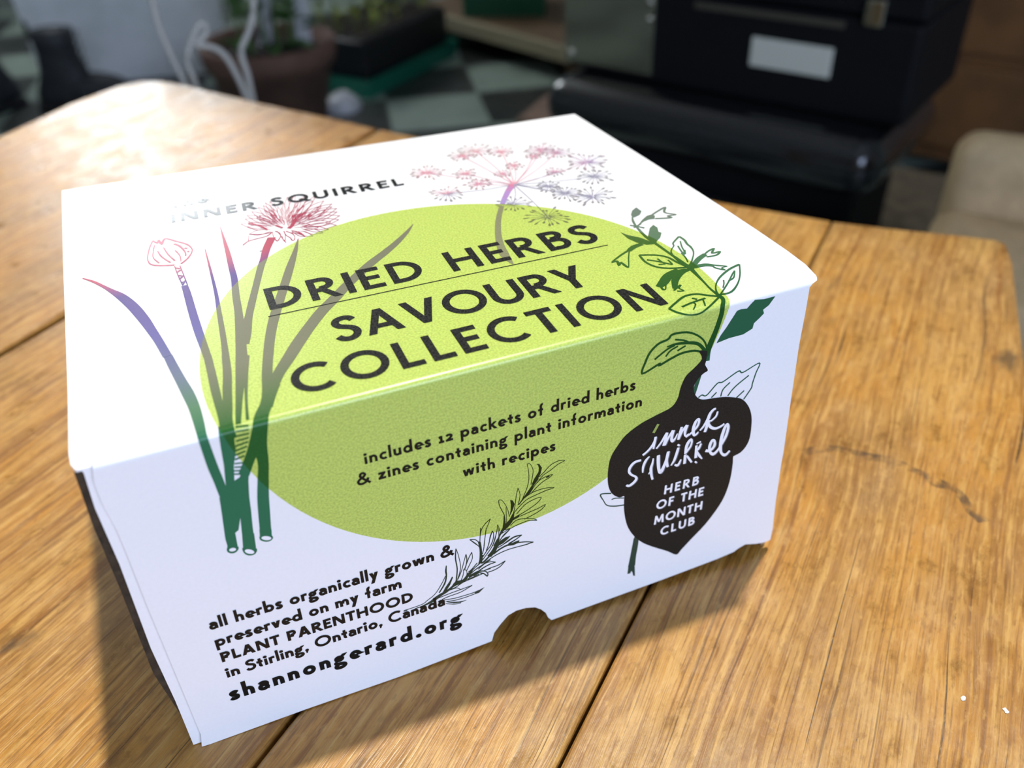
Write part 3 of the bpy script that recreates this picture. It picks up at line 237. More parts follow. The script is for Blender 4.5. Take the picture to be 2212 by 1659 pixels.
OVAL_COL = (0.50, 0.62, 0.125)
PAPER = (0.86, 0.86, 0.86)

def sheet_paper_nodes(k):
    """oval mask and grain shared by everything printed on the sheet"""
    uv = k.n('UVMap', uv_map='sheet').outputs[0]
    sp = k.n('SeparateXYZ'); k.put(sp.inputs[0], uv)
    qx = k.m('DIVIDE', k.m('SUBTRACT', sp.outputs[0], OVAL_C[0] / 1000), OVAL_A[0] / 1000)
    qy = k.m('DIVIDE', k.m('SUBTRACT', sp.outputs[1], OVAL_C[1] / 1000), OVAL_A[1] / 1000)
    r = k.m('SQRT', k.m('ADD', k.m('MULTIPLY', qx, qx), k.m('MULTIPLY', qy, qy)))
    th = k.m('ARCTAN2', qy, qx)
    lim = OVAL_H[0]
    for i in range(1, 5):
        t = k.m('MULTIPLY', th, float(i))
        lim = k.m('ADD', lim, k.m('ADD', k.m('MULTIPLY', k.m('COSINE', t), OVAL_H[2 * i - 1]), k.m('MULTIPLY', k.m('SINE', t), OVAL_H[2 * i])))
    mask = k.m('LESS_THAN', r, lim)
    grain = k.noise(uv, 1500.0, 2.0, 0.6)
    oval = k.ramp(grain, [(0.36, tuple(c * 0.80 for c in OVAL_COL)), (0.62, tuple(c * 1.08 for c in OVAL_COL))])
    return uv, mask, grain, oval

def print_material(name, flat=None, gloss=0.21, multiply=True, attr=False, speck=0.0, spec=0.36, overprint=False):
    m = bpy.data.materials.new(name)
    m.use_nodes = True
    k = NT(m)
    b = m.node_tree.nodes['Principled BSDF']
    b.inputs['Roughness'].default_value = gloss
    b.inputs['Specular IOR Level'].default_value = spec
    uv, mask, grain, oval = sheet_paper_nodes(k)
    if attr:
        a = k.n('Attribute', attribute_name='ink', attribute_type='GEOMETRY')
        ink = a.outputs['Color']
    else:
        ink = k.n('RGB').outputs[0]
        ink.default_value = (*flat, 1)
    if speck > 0:
        ink = k.mix(k.ramp(grain, [(0.40, (0, 0, 0)), (0.66, (speck, speck, speck))]), ink, (0.30, 0.29, 0.25, 1))
    if multiply:
        under = k.mix(mask, (0.96, 0.96, 0.96, 1), oval)
        under = k.mix(0.85, (1, 1, 1, 1), under)
        col = k.mix(1.0, ink, under, 'MULTIPLY')
        if overprint:
            # over the lime the drawing is screened back to a warm grey on the upper half of the sheet
            sy = k.n('SeparateXYZ'); k.put(sy.inputs[0], uv)
            up = k.ramp(k.m('MULTIPLY', sy.outputs[1], -1000 / 40.0), [(0.0, (0, 0, 0)), (0.75, (1, 1, 1))])
            tone = k.mix(k.m('MULTIPLY', grain, 0.6), (.22, .215, .135, 1), (.15, .15, .10, 1))
            col = k.mix(k.m('MULTIPLY', k.m('MULTIPLY', up, mask), 0.9), col, tone)
    else:
        col = ink
    k.put(b.inputs['Base Color'], col)
    return m

def paper_material():
    m = bpy.data.materials.new('coated_white_card')
    m.use_nodes = True
    k = NT(m)
    b = m.node_tree.nodes['Principled BSDF']
    b.inputs['Roughness'].default_value = 0.21
    b.inputs['Specular IOR Level'].default_value = 0.36
    tc = k.n('TexCoord').outputs['Object']
    col = k.ramp(k.noise(tc, 900.0, 2.0), [(0.3, tuple(c * 0.975 for c in PAPER)), (0.7, PAPER)])
    # a few tiny printing specks
    v = k.n('TexVoronoi'); k.put(v.inputs['Vector'], tc); v.inputs['Scale'].default_value = 46.0
    dot = k.m('LESS_THAN', v.outputs['Distance'], 0.022)
    sel = k.m('GREATER_THAN', k.noise(tc, 30.0, 0.0), 0.60)
    col = k.mix(k.m('MULTIPLY', dot, sel), col, (0.12, 0.12, 0.14, 1))
    k.put(b.inputs['Base Color'], col)
    return m

def oval_material():
    m = bpy.data.materials.new('lime_green_ink')
    m.use_nodes = True
    k = NT(m)
    b = m.node_tree.nodes['Principled BSDF']
    b.inputs['Roughness'].default_value = 0.27
    uv, mask, grain, oval = sheet_paper_nodes(k)
    k.put(b.inputs['Base Color'], oval)
    return m

M_PAPER = paper_material()
M_OVAL = oval_material()
M_INK = print_material('black_ink', (0.010, 0.010, 0.009), multiply=False, speck=0.10, spec=0.15)
M_INK_GLOSS = print_material('black_ink_glossy', (0.010, 0.010, 0.009), multiply=False, spec=0.36)
M_INK_FLAT = print_material('black_ink_small_type', (0.006, 0.007, 0.007), multiply=False, spec=0.2)
M_ACORN = print_material('black_ink_acorn', (0.009, 0.009, 0.008), gloss=0.5, multiply=False, speck=0.025, spec=0.2)
M_ART = print_material('coloured_drawing_ink', attr=True, spec=0.2)
M_ART_OVER = print_material('coloured_ink_overprint', attr=True, overprint=True, spec=0.2)
M_WHITE = print_material('white_lettering', (0.88, 0.88, 0.9), multiply=False)
M_GREY = print_material('grey_lettering_shadow', (0.16, 0.17, 0.19), multiply=False)
M_KRAFT = mat('kraft_board', (0.30, 0.19, 0.10), 0.85, noise=0.3, nscale=120)
M_KRAFT_SHADED = mat('corrugated_edge', (0.040, 0.026, 0.013), 0.9, noise=0.5, nscale=260, bump=0.6)  # kraft darkened, the shadow along the box's left side put into its colour

# ------------------------------------------------------------------ sheet -> box surface
FOLD = 2.4      # mm, half length of the rounded fold
def on_box(u, s, off=0.0):
    u, s, a, h = u / 1000, s / 1000, FOLD / 1000, BOX_H
    if s <= -a: p, n = Vector((u, -s, h)), Vector((0, 0, 1))
    elif s >= a: p, n = Vector((u, 0, h - s)), Vector((0, -1, 0))
    else:
        t = (s + a) / (2 * a)
        p = Vector((u, a * (1 - t) ** 2, h - a * t * t))
        d = Vector((0, -2 * a * (1 - t), -2 * a * t)).normalized()
        n = Vector((0, d.z, -d.y))
    return p + n * off / 1000

def unfold_mesh(name, bm, material, off, parent, ink=None, thick=0.0):
    """bm holds flat faces with (u, s, 0) in mm; cut them at the fold, wrap them round it"""
    for i in range(15):
        s = -FOLD + FOLD * 2 * i / 14
        bmesh.ops.bisect_plane(bm, geom=bm.verts[:] + bm.edges[:] + bm.faces[:], dist=1e-5, plane_co=(0, s, 0), plane_no=(0, 1, 0))
    bmesh.ops.triangulate(bm, faces=[f for f in bm.faces if len(f.verts) > 4])
    for f in bm.faces:
        f.normal_update()
    rev = [f for f in bm.faces if f.normal.z > 0]      # u x s points down on the sheet
    bmesh.ops.reverse_faces(bm, faces=rev)
    uvl = bm.loops.layers.uv.new('sheet')
    cl = bm.verts.layers.float_color.new('ink') if ink else None
    idl = bm.verts.layers.int.get('idx')
    for f in bm.faces:
        for l in f.loops:
            l[uvl].uv = (l.vert.co.x / 1000, l.vert.co.y / 1000)
    for v in bm.verts:
        u, s, z = v.co
        if ink:
            v[cl] = (*ink(u, s, v[idl] if idl else 0), 1)
        v.co = on_box(u, s, off + z)
    me = bpy.data.meshes.new(name)
    bm.to_mesh(me); bm.free()
    me.materials.append(material)
    o = bpy.data.objects.new(name, me)
    COL.objects.link(o)
    o.parent = parent
    if thick:
        sm = o.modifiers.new('thickness', 'SOLIDIFY')
        sm.thickness = thick; sm.offset = -1.0
    return o

STACK = [0]
def layer():
    # every stroke of ink lies a hair above the one before
    STACK[0] = (STACK[0] + 1) % 40
    return STACK[0] * 0.0012

def poly_face(bm, pts, z=0.0):
    z = z or layer()
    vs = [bm.verts.new((p[0], p[1], z)) for p in pts]
    es = [bm.edges.new((vs[i], vs[(i + 1) % len(vs)])) for i in range(len(vs))]
    bmesh.ops.triangle_fill(bm, edges=es, use_beauty=True, use_dissolve=False)

def ribbon(bm, pts, sub=5, z=0.0, smooth=True, closed=False):
    """pts: (u, s, width) in mm"""
    P = catmull(pts, sub) if smooth else list(pts)
    n = len(P)
    L, Rr = [], []
    z = z or layer()
    for i, (x, y, w) in enumerate(P):
        if closed:
            a, b = P[(i - 1) % n], P[(i + 1) % n]
        else:
            a, b = P[max(0, i - 1)], P[min(n - 1, i + 1)]
        d1 = Vector((x - a[0], y - a[1])); d2 = Vector((b[0] - x, b[1] - y))
        if d1.length < 1e-9: d1 = d2
        if d2.length < 1e-9: d2 = d1
        d1 = d1.normalized(); d2 = d2.normalized()
        t = d1 + d2
        if t.length < 1e-3: t = d1
        t.normalize()
        nn = Vector((-t.y, t.x))
        k = min(2.2, 1.0 / max(0.3, nn.dot(Vector((-d1.y, d1.x)))))
        h = w / 2 * k
        zz = z if closed else z + 0.0011 * i / n
        L.append(bm.verts.new((x + nn.x * h, y + nn.y * h, zz)))
        Rr.append(bm.verts.new((x - nn.x * h, y - nn.y * h, zz)))
    rng = range(n) if closed else range(n - 1)
    for i in rng:
        j = (i + 1) % n
        bm.faces.new((L[i], L[j], Rr[j], Rr[i]))
    return L + Rr

def parse(txt):
    return [[tuple(float(v) for v in p.split(',')) for p in part.split()] for part in txt.split(';') if part.strip()]

# ------------------------------------------------------------------ drawn alphabet (cap height 1)
def arc(cx, cy, rx, ry, a0, a1, n=14):
    return [(cx + rx * math.cos(math.radians(a0 + (a1 - a0) * i / n)), cy + ry * math.sin(math.radians(a0 + (a1 - a0) * i / n))) for i in range(n + 1)]

def glyph(ch, w):
    """returns (advance, [('l', pts) line | ('c', pts) closed line | ('q', pts) filled polygon])"""
    h = w / 2
    X = 0.60
    def stem(x, y0=0.0, y1=1.0): return ('l', [(x + h, y0), (x + h, y1)])
    def bar(x0, x1, y): return ('l', [(x0, y), (x1, y)])
    def diag(x0, y0, x1, y1, k=1.0):      # flat-ended slanted stroke, centre line from (x0,y0) to (x1,y1)
        hw = h * k * math.hypot(x1 - x0, y1 - y0) / abs(y1 - y0)
        return ('q', [(x0 - hw, y0), (x0 + hw, y0), (x1 + hw, y1), (x1 - hw, y1)])
    def ring(cx, cy, rx, ry): return ('c', arc(cx, cy, rx, ry, 0, 360 - 360 / 28, 27))
    def dot(cx, cy, r): return ('q', arc(cx, cy, r, r, 0, 342, 18))
    def sm(pts, n=5): return ('l', catmull(pts, n))
    if ch == 'I': return w, [stem(0)]
    if ch == 'H': return .76, [stem(0), stem(.76 - w), bar(h, .76 - h, .51)]
    if ch == 'E': return .52, [stem(0), bar(h, .52, 1 - h), bar(h, .47, .52), bar(h, .52, h)]
    if ch == 'F': return .50, [stem(0), bar(h, .50, 1 - h), bar(h, .46, .50)]
    if ch == 'L': return .50, [stem(0), bar(h, .50, h)]
    if ch == 'T': return .60, [stem(.30 - h), bar(0, .60, 1 - h)]
    if ch == 'D': return .78, [stem(0), ('l', [(h, 1 - h), (.28, 1 - h)] + arc(.28, .5, .50 - h, .5 - h, 90, -90, 20) + [(.28, h), (h, h)])]
    if ch in 'PR':
        r = [stem(0), ('l', [(h, 1 - h), (.33, 1 - h)] + arc(.33, .715, .265 - h * .9, .285 - h, 90, -90, 14) + [(.33, .43), (h, .43)])]
        if ch == 'R': r.append(diag(.60, 0, .30, .44, .92))
        return (.66 if ch == 'R' else .60), r
    if ch == 'B': return .62, [stem(0), ('l', [(h, 1 - h), (.32, 1 - h)] + arc(.32, .76, .24 - h * .8, .24 - h, 90, -90, 12) + [(.32, .52), (h, .52)]),
                               ('l', [(h, .52), (.34, .52)] + arc(.34, .26 + h / 2, .28 - h * .8, .26 - h / 2, 90, -90, 12) + [(.34, h), (h, h)])]
    if ch == 'S': return .54, [sm([(.475, .80), (.40, .905), (.27, .935), (.13, .875), (.085, .745), (.15, .62), (.28, .545), (.41, .455), (.465, .30), (.40, .14), (.26, .067), (.12, .105), (.035, .215)])]
    if ch == 'O': return 1.0, [ring(.5, .5, .5 - h, .52 - h)]
    if ch == 'Q': return 1.0, [ring(.5, .5, .5 - h, .52 - h), diag(.98, -.06, .58, .36, .9)]
    if ch == 'C': return .84, [('l', arc(.5, .5, .5 - h, .52 - h, 48, 312, 24))]
    if ch == 'U': return .74, [('l', [(h, 1), (h, .37)] + arc(.37, .37, .37 - h, .385 - h, 180, 360, 18) + [(.74 - h, 1)])]
    if ch == 'V': return .78, [diag(.39, 0, h, 1), diag(.39, 0, .78 - h, 1)]
    if ch == 'A': return .80, [diag(h, 0, .40, 1), diag(.80 - h, 0, .40, 1), bar(.18, .62, .30)]
    if ch == 'Y': return .72, [stem(.36 - h, 0, .46), diag(.36, .40, h, 1), diag(.36, .40, .72 - h, 1)]
    if ch == 'N': return .80, [stem(0), stem(.80 - w), diag(.80 - h * 1.1, 0, h * 1.1, 1, 1.0)]
    if ch == 'M': return .96, [diag(h, 0, h * 1.8, 1), diag(.96 - h, 0, .96 - h * 1.8, 1), diag(.48, .18, h * 1.8, 1, .9), diag(.48, .18, .96 - h * 1.8, 1, .9)]
    # lower case
    bo = ring(.28, X / 2, .28 - h, X / 2 + .02 - h)
    if ch == 'o': return .58, [ring(.29, X / 2, .29 - h, X / 2 + .02 - h)]
    if ch == 'c': return .46, [('l', arc(.29, X / 2, .29 - h, X / 2 + .02 - h, 48, 312, 20))]
    if ch == 'e': return .54, [('l', [(.04 + h, X / 2)] + [(.50, X / 2)] + arc(.28, X / 2, .28 - h, X / 2 + .02 - h, 4, 318, 22))]
    if ch == 'a': return .47, [sm([(.075, X - .15), (.15, X - .085), (.25, X - .07), (.345, X - .12), (.395, X - .24)]), stem(.47 - w, 0, X * .66),
                               sm([(.40, .345), (.28, .35), (.13, .32), (.08, .20), (.13, .09), (.24, .065), (.35, .12), (.40, .22)])]
    if ch == 'b': return .58, [stem(0, 0, 1.06), ring(.30, X / 2, .28 - h, X / 2 + .02 - h)]
    if ch == 'd': return .58, [stem(.58 - w, 0, 1.06), bo]
    if ch == 'p': return .58, [stem(0, -.36, X), ring(.30, X / 2, .28 - h, X / 2 + .02 - h)]
    if ch == 'q': return .58, [stem(.58 - w, -.36, X), bo]
    def hump(x0, x1): return ('l', [(x0 + h, X * .40)] + arc((x0 + x1) / 2, X - (x1 - x0) / 2 - h * .35 + .0, (x1 - x0) / 2 - h, (x1 - x0) / 2 - h * .65 + .01, 165, 0, 12) + [(x1 - h, 0)])
    if ch == 'h': return .50, [stem(0, 0, 1.06), hump(0, .50)]
    if ch == 'n': return .50, [stem(0, 0, X), hump(0, .50)]
    if ch == 'm': return .82, [stem(0, 0, X), hump(0, .46), hump(.36, .82)]
    if ch == 'u': return .50, [stem(.50 - w, 0, X), ('l', [(h, X), (h, .24)] + arc(.25, .24, .25 - h, .26 - h, 180, 345, 14) + [(.46, .25)])]
    if ch == 'r': return .36, [stem(0, 0, X), sm([(h, X * .5), (.13, X * .80), (.22, X - .075), (.35, X - .085)])]
    if ch == 'i': return w + .02, [stem(.01, 0, X), dot(h + .01, X + .19, h * 1.18)]
    if ch == 'l': return w, [stem(0, 0, 1.06)]
    if ch == 't': return .36, [('l', [(.09 + h, X + .22), (.09 + h, .17)] + arc(.26 + h * .2, .165, .17 - h * .8, .17 - h, 180, 282, 8)), bar(0, .35, X - h)]
    if ch == 'f': return .38, [('l', [(.10 + h, 0), (.10 + h, .82)] + arc(.31, .82, .21 - h, .235 - h, 180, 80, 8)), bar(0, .34, X - h)]
    if ch == 'k': return .50, [stem(0, 0, 1.06), diag(.10, .26, .43, X, .9), diag(.46, 0, .20, .36, .9)]
    if ch == 's': return .40, [sm([(.345, X - .135), (.27, X - .075), (.18, X - .068), (.095, X - .13), (.12, X - .235), (.21, X / 2 - .005), (.305, .215), (.29, .10), (.20, .062), (.11, .075), (.035, .14)])]
    if ch == 'v': return .50, [diag(.25, 0, h, X), diag(.25, 0, .50 - h, X)]
    if ch == 'w': return .78, [diag(.22, 0, h, X, .95), diag(.22, 0, .39, X, .9), diag(.56, 0, .39, X, .9), diag(.56, 0, .78 - h, X, .95)]
    if ch == 'y': return .52, [diag(.27, .02, h, X), diag(.14, -.36, .52 - h, X)]
    if ch == 'z': return .46, [bar(.02, .45, X - h), bar(0, .46, h), diag(.10, h, .36, X - h)]
    if ch == 'g': return .54, [ring(.24, .385, .235 - h, .225 - h), diag(.36, .50, .52, .68, .8),
                               sm([(.14, .17), (.075, .10), (.13, .025), (.27, .0), (.41, -.045), (.455, -.15), (.37, -.255), (.22, -.29), (.085, -.25), (.06, -.15), (.12, -.06), (.20, .0)])]
    if ch == '&': return .82, [sm([(.80, -.0), (.55, .28), (.30, .60), (.24, .78), (.32, .93), (.45, .93), (.53, .80), (.46, .66), (.28, .53), (.13, .40), (.08, .24), (.16, .09), (.33, .055), (.52, .14), (.64, .30), (.70, .46)])]
    if ch == '1': return .34, [stem(.17 - h, 0, X), bar(0, .34, h), sm([(.17, X - h * .4), (.10, X - .09), (.01, X - .12)])]
    if ch == '2': return .46, [sm([(.05, X - .16), (.12, X - .085), (.23, X - .065), (.34, X - .11), (.36, X - .20), (.28, X - .33), (.09, h)]), bar(0, .46, h)]
    if ch == '.': return w * 1.2, [dot(w * .6, h * 1.1, h * 1.25)]
    if ch == ',': return w * 1.2, [dot(w * .6, h * 1.1, h * 1.15), ('q', [(w * .2, h * .7), (w * 1.1, h * 1.3), (w * .65, -.15), (w * .25, -.17)])]
    return .3, []

def write_line(bm, text, p0, p1, cap, weight, hs=1.0):
    """set text on the sheet between two baseline points, letterspaced to fit"""
    p0, p1 = Vector(p0), Vector(p1)
    L = (p1 - p0).length
    e = (p1 - p0).normalized()
    n = Vector((e.y, -e.x))            # towards smaller s: up on the print
    adv = [(.30 if c == ' ' else glyph(c, weight)[0] * hs) for c in text]
    total = sum(adv) * cap
    track = (L - total) / max(1, len(text) - 1)
    x = 0.0
    for c, a in zip(text, adv):
        if c != ' ':
            for kind, pts in glyph(c, weight)[1]:
                q = []
                for gx, gy in pts:
                    v = p0 + e * (x + gx * hs * cap) + n * (gy * cap)
                    q.append((v.x, v.y))
                if kind == 'q':
                    zl = layer(); bm.faces.new([bm.verts.new((a_, b_, zl)) for a_, b_ in q])
                else:
                    ribbon(bm, [(a_, b_, weight * cap) for a_, b_ in q], smooth=False, closed=(kind == 'c'))
        x += a * cap + track

# ------------------------------------------------------------------ the printed box
BOX = empty('cardboard_box', (0, 0, 0), 'white printed cardboard box of dried herbs with a lime green oval, on the wooden table', 'box')

bm = bmesh.new()
poly_face(bm, LID_OUTLINE, 1e-9)
lid = unfold_mesh('lid', bm, M_PAPER, 0.0, BOX, thick=0.0012)
bm = bmesh.new()
poly_face(bm, TAB_OUTLINE, 1e-9)
tab = unfold_mesh('side_tab', bm, M_PAPER, -1.7, BOX, thick=0.0010)

# tray under the lid: kraft walls, open cells along the left cut edge
bm = bmesh.new()
xl = [(p[0] / 1000, BOX_H - p[1] / 1000) for p in KRAFT_EDGE]
front = [Vector((max(x, .0) + .003, 0.034, max(-.001, z))) for x, z in xl]
front[-1].z = -.001
back_l = [Vector((x * 0.3, 0.176, v.z)) for v, (x, _) in zip(front, xl)]
right = [Vector((0.2150, 0.034, v.z)) for v in front]
back_r = [Vector((0.2140, 0.166, v.z)) for v in front]
cols = [[bm.verts.new(v) for v in c] for c in (front, right, back_r, back_l)]
for a in range(4):
    A, B = cols[a], cols[(a + 1) % 4]
    for i in range(len(A) - 1):
        bm.faces.new((A[i], B[i], B[i + 1], A[i + 1]))
bm.faces.new([c[0] for c in cols]); bm.faces.new([c[-1] for c in cols][::-1])
rw = [bm.verts.new(c) for c in ((.2192, .0018, -.001), (.2213, .0018, -.001), (.2213, .167, -.001), (.2192, .167, -.001), (.2146, .0026, .1165), (.2163, .0026, .1165), (.2155, .167, .1165), (.2138, .167, .1165))]
for q in ((0, 1, 2, 3), (4, 5, 6, 7), (0, 1, 5, 4), (1, 2, 6, 5), (2, 3, 7, 6), (3, 0, 4, 7)): bm.faces.new([rw[i] for i in q])
tray = obj('tray', bm, M_KRAFT, BOX)
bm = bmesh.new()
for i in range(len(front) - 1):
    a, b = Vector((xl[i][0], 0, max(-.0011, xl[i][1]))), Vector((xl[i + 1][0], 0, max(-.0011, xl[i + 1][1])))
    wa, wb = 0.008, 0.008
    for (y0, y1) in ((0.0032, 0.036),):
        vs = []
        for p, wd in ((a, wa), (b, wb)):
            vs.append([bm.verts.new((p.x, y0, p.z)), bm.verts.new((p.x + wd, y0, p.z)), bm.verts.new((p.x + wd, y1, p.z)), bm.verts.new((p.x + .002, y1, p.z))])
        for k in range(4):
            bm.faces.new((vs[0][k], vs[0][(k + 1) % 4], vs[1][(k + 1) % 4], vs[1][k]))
edge = obj('corrugated_edge', bm, M_KRAFT_SHADED, BOX)
edge['label'] = 'cut edge of the corrugated kraft card, shade put into its colour'

# printed parts of the lid
bm = bmesh.new()
for e_ in parse(CHIVE_ENDS): poly_face(bm, e_)
unfold_mesh('chive_cut_ends', bm, M_WHITE, 0.16, lid)['label'] = 'white cut ends of the chive stems'
bm = bmesh.new()
N = 120
ov = []
for i in range(N):
    t = -math.pi + 2 * math.pi * i / N
    r = OVAL_H[0] + sum(OVAL_H[2 * k - 1] * math.cos(k * t) + OVAL_H[2 * k] * math.sin(k * t) for k in range(1, 5))
    ov.append((OVAL_C[0] + OVAL_A[0] * r * math.cos(t), OVAL_C[1] + OVAL_A[1] * r * math.sin(t)))
poly_face(bm, ov)
o = unfold_mesh('oval_print', bm, M_OVAL, 0.05, lid)
o['label'] = 'lime green oval'

def lerp_stops(stops, x):
    if x <= stops[0][0]: return stops[0][1]
    for (a, ca), (b, cb) in zip(stops, stops[1:]):
        if x <= b:
            t = (x - a) / (b - a)
            return tuple(ca[i] + (cb[i] - ca[i]) * t for i in range(3))
    return stops[-1][1]

PINK, PURPLE, BLUE, SLATE = (.42, .055, .10), (.09, .045, .22), (.13, .11, .32), (.16, .19, .26)
GREEN, DEEP = (.10, .22, .115), (.026, .155, .075)
def chive_ink(u, s, z):
    return lerp_stops([(-112, PINK), (-97, PINK), (-84, PURPLE), (-54, BLUE), (-30, SLATE), (-13, GREEN), (3, DEEP), (40, DEEP)], s)
def build_drawing(name, lines, fills, ink, off, label):
    bm = bmesh.new()
    for pts in parse(fills): poly_face(bm, pts)
    for pts in parse(lines): ribbon(bm, pts)
    o = unfold_mesh(name, bm, M_ART_OVER if name == 'chive_drawing' else M_ART, off, lid, ink=ink)
    o['label'] = label
    return o
build_drawing('chive_drawing', CHIVE_LINES, CHIVE_FILLS, chive_ink, 0.09, 'drawing of chives fading from pink through purple to green')
def sprig_ink(u, s, z):
    return lerp_stops([(-95, (.15, .16, .23)), (-80, (.15, .19, .18)), (-62, (.15, .20, .14)), (-40, (.09, .19, .09)), (0, (.028, .12, .055)), (55, (.02, .09, .05)), (75, (.03, .06, .04))], s)
build_drawing('savory_drawing', SPRIG_LINES, SPRIG_FILLS, sprig_ink, 0.09, 'drawing of a leafy green flowering sprig')
def rosemary_ink(u, s, z):
    return lerp_stops([(30, (.022, .040, .020)), (84, (.022, .040, .022)), (97, (.05, .065, .05)), (104, (.16, .18, .16))], s)
build_drawing('rosemary_drawing', ROSEMARY_LINES, ROSEMARY_FILLS, rosemary_ink, 0.09, 'ink drawing of a rosemary sprig')

# the umbel: rays from a hub to small bursts
bm = bmesh.new()
rng = random.Random(9)
inkmap = []
um_id = bm.verts.layers.int.new('idx')
def um_ink(u, s, z):
    return inkmap[z]
def um_ribbon(pts, col):
    inkmap.append(col)
    for v in ribbon(bm, pts, sub=4): v[um_id] = len(inkmap) - 1
def burst_col(u, s):
    t = min(1, max(0, (u - UMBEL_HUB[0] - 14) / 40))
    if s > -125: t = min(1, t + .1)
    if s < -148: t *= .35
    a, b = (.72, .32, .38), (.34, .29, .52)
    c = tuple(a[i] + (b[i] - a[i]) * t for i in range(3))
    if s < -148: c = tuple(.55 * c[i] + .45 * (.74, .60, .52)[i] for i in range(3))
    if s > -112: c = (.34, .32, .42)
    return c
hubx, huby = UMBEL_HUB
for (x, y, r) in UMBEL_FLORETS:
    mx, my = (x + hubx) / 2, (y + huby) / 2
    um_ribbon([(hubx, huby, .42), (mx + .4, my + 1.0, .26), (x, y, .40)], burst_col(mx, my))
    r *= 1.22
    n = int(10 + r * 1.2)
    a0 = rng.random() * 6
    for k in range(n):
        a = a0 + k * 6.283 / n + rng.uniform(-.12, .12)
        rr = r * rng.uniform(.62, 1.04)
        ex, ey = x + math.cos(a) * rr, y + math.sin(a) * rr
        m = (x + (ex - x) * .72 + .2, y + (ey - y) * .72 - .3)
        c = burst_col(*m)
        um_ribbon([(x + (ex - x) * .1, y + (ey - y) * .1, .24), (m[0], m[1], .20)], c)
        tip = tuple(.35 * c[i] + .65 * (.28, .25, .22)[i] for i in range(3))
        q = (x + (ex - x) * .87, y + (ey - y) * .87)
        um_ribbon([(m[0], m[1], .22), (q[0], q[1], rng.uniform(.7, 1.15)), (ex, ey, .2)], tip)
    for k in range(3):
        a = rng.random() * 6.28
        um_ribbon([(x, y, .7), (x + math.cos(a) * r * .3, y + math.sin(a) * r * .3, .35)], burst_col(x, y))
for pts in parse(UMBEL_STEM_A):
    cols = [(.62, .22, .34), (.50, .24, .44), (.42, .26, .52), (.38, .27, .54), (.36, .28, .54)]
    for i in range(len(pts) - 1):
        um_ribbon([pts[i], pts[i + 1]], cols[i])
for pts in parse(UMBEL_STEM_B):
    um_ribbon(pts, (.42, .36, .50))
o = unfold_mesh('umbel_drawing', bm, M_ART, 0.08, lid, ink=um_ink)
o['label'] = 'pink and purple drawing of a seeding umbel'

bm = bmesh.new()
for pts in parse(ACORN_FILLS): poly_face(bm, [p for p in catmull(pts + pts[:1], 3)[:-1]])
unfold_mesh('acorn_logo', bm, M_ACORN, 0.16, lid)['label'] = 'black acorn shape'

def lettering(name, groups, material, off, label, shift=(0, 0)):
    bm = bmesh.new()
    for g, t, a, b, cap, wt in TEXTS:
        if g in groups:
            write_line(bm, t, (a[0] + shift[0], a[1] + shift[1]), (b[0] + shift[0], b[1] + shift[1]), cap, wt, 1.12 if g in ('foot', 'web', 'body', 'top') else 1.0)
    if name == 'title_lettering':
        ribbon(bm, [(RULE[0][0], RULE[0][1], .42), (RULE[1][0], RULE[1][1], .42)], smooth=False)
    o = unfold_mesh(name, bm, material, off, lid)
    o['label'] = label
    return o
lettering('title_lettering', ('title',), M_INK, 0.17, 'large black title DRIED HERBS SAVOURY COLLECTION')
lettering('series_lettering', ('top',), M_INK_GLOSS, 0.17, 'black capitals the INNER SQUIRREL')
lettering('contents_lettering', ('body',), M_INK_FLAT, 0.17, 'three small black lines on the green oval')
lettering('maker_lettering', ('foot',), M_INK_FLAT, 0.17, 'four small black lines at lower left')
lettering('web_lettering', ('web',), M_INK_FLAT, 0.17, 'bold black web address')
lettering('club_lettering_shadow', ('club',), M_GREY, 0.23, 'grey shadow of the club capitals', (.30, .40))
lettering('club_lettering', ('club',), M_WHITE, 0.30, 'white capitals HERB OF THE MONTH CLUB')
bm = bmesh.new()
for pts in parse(SCRIPT_LINES): ribbon(bm, [(p[0] + .32, p[1] + .30, p[2]) for p in pts])
unfold_mesh('script_lettering_shadow', bm, M_GREY, 0.23, lid)['label'] = 'grey shadow of the handwritten words'
bm = bmesh.new()
for pts in parse(SCRIPT_LINES): ribbon(bm, [(p[0], p[1], p[2] * .92) for p in pts])
unfold_mesh('script_lettering', bm, M_WHITE, 0.30, lid)['label'] = 'white handwritten words inner squirrel'
bm = bmesh.new()
for pts in parse(SCRIPT_DOT): ribbon(bm, pts)
unfold_mesh('script_dot', bm, print_material('olive_ink', (.30, .38, .10), multiply=False), 0.30, lid)['label'] = 'olive green dash over the first letter'

# ------------------------------------------------------------------ wooden table
TH = math.radians(40.5)
def to_tab(x, y): return (x * math.cos(TH) + y * math.sin(TH), -x * math.sin(TH) + y * math.cos(TH))

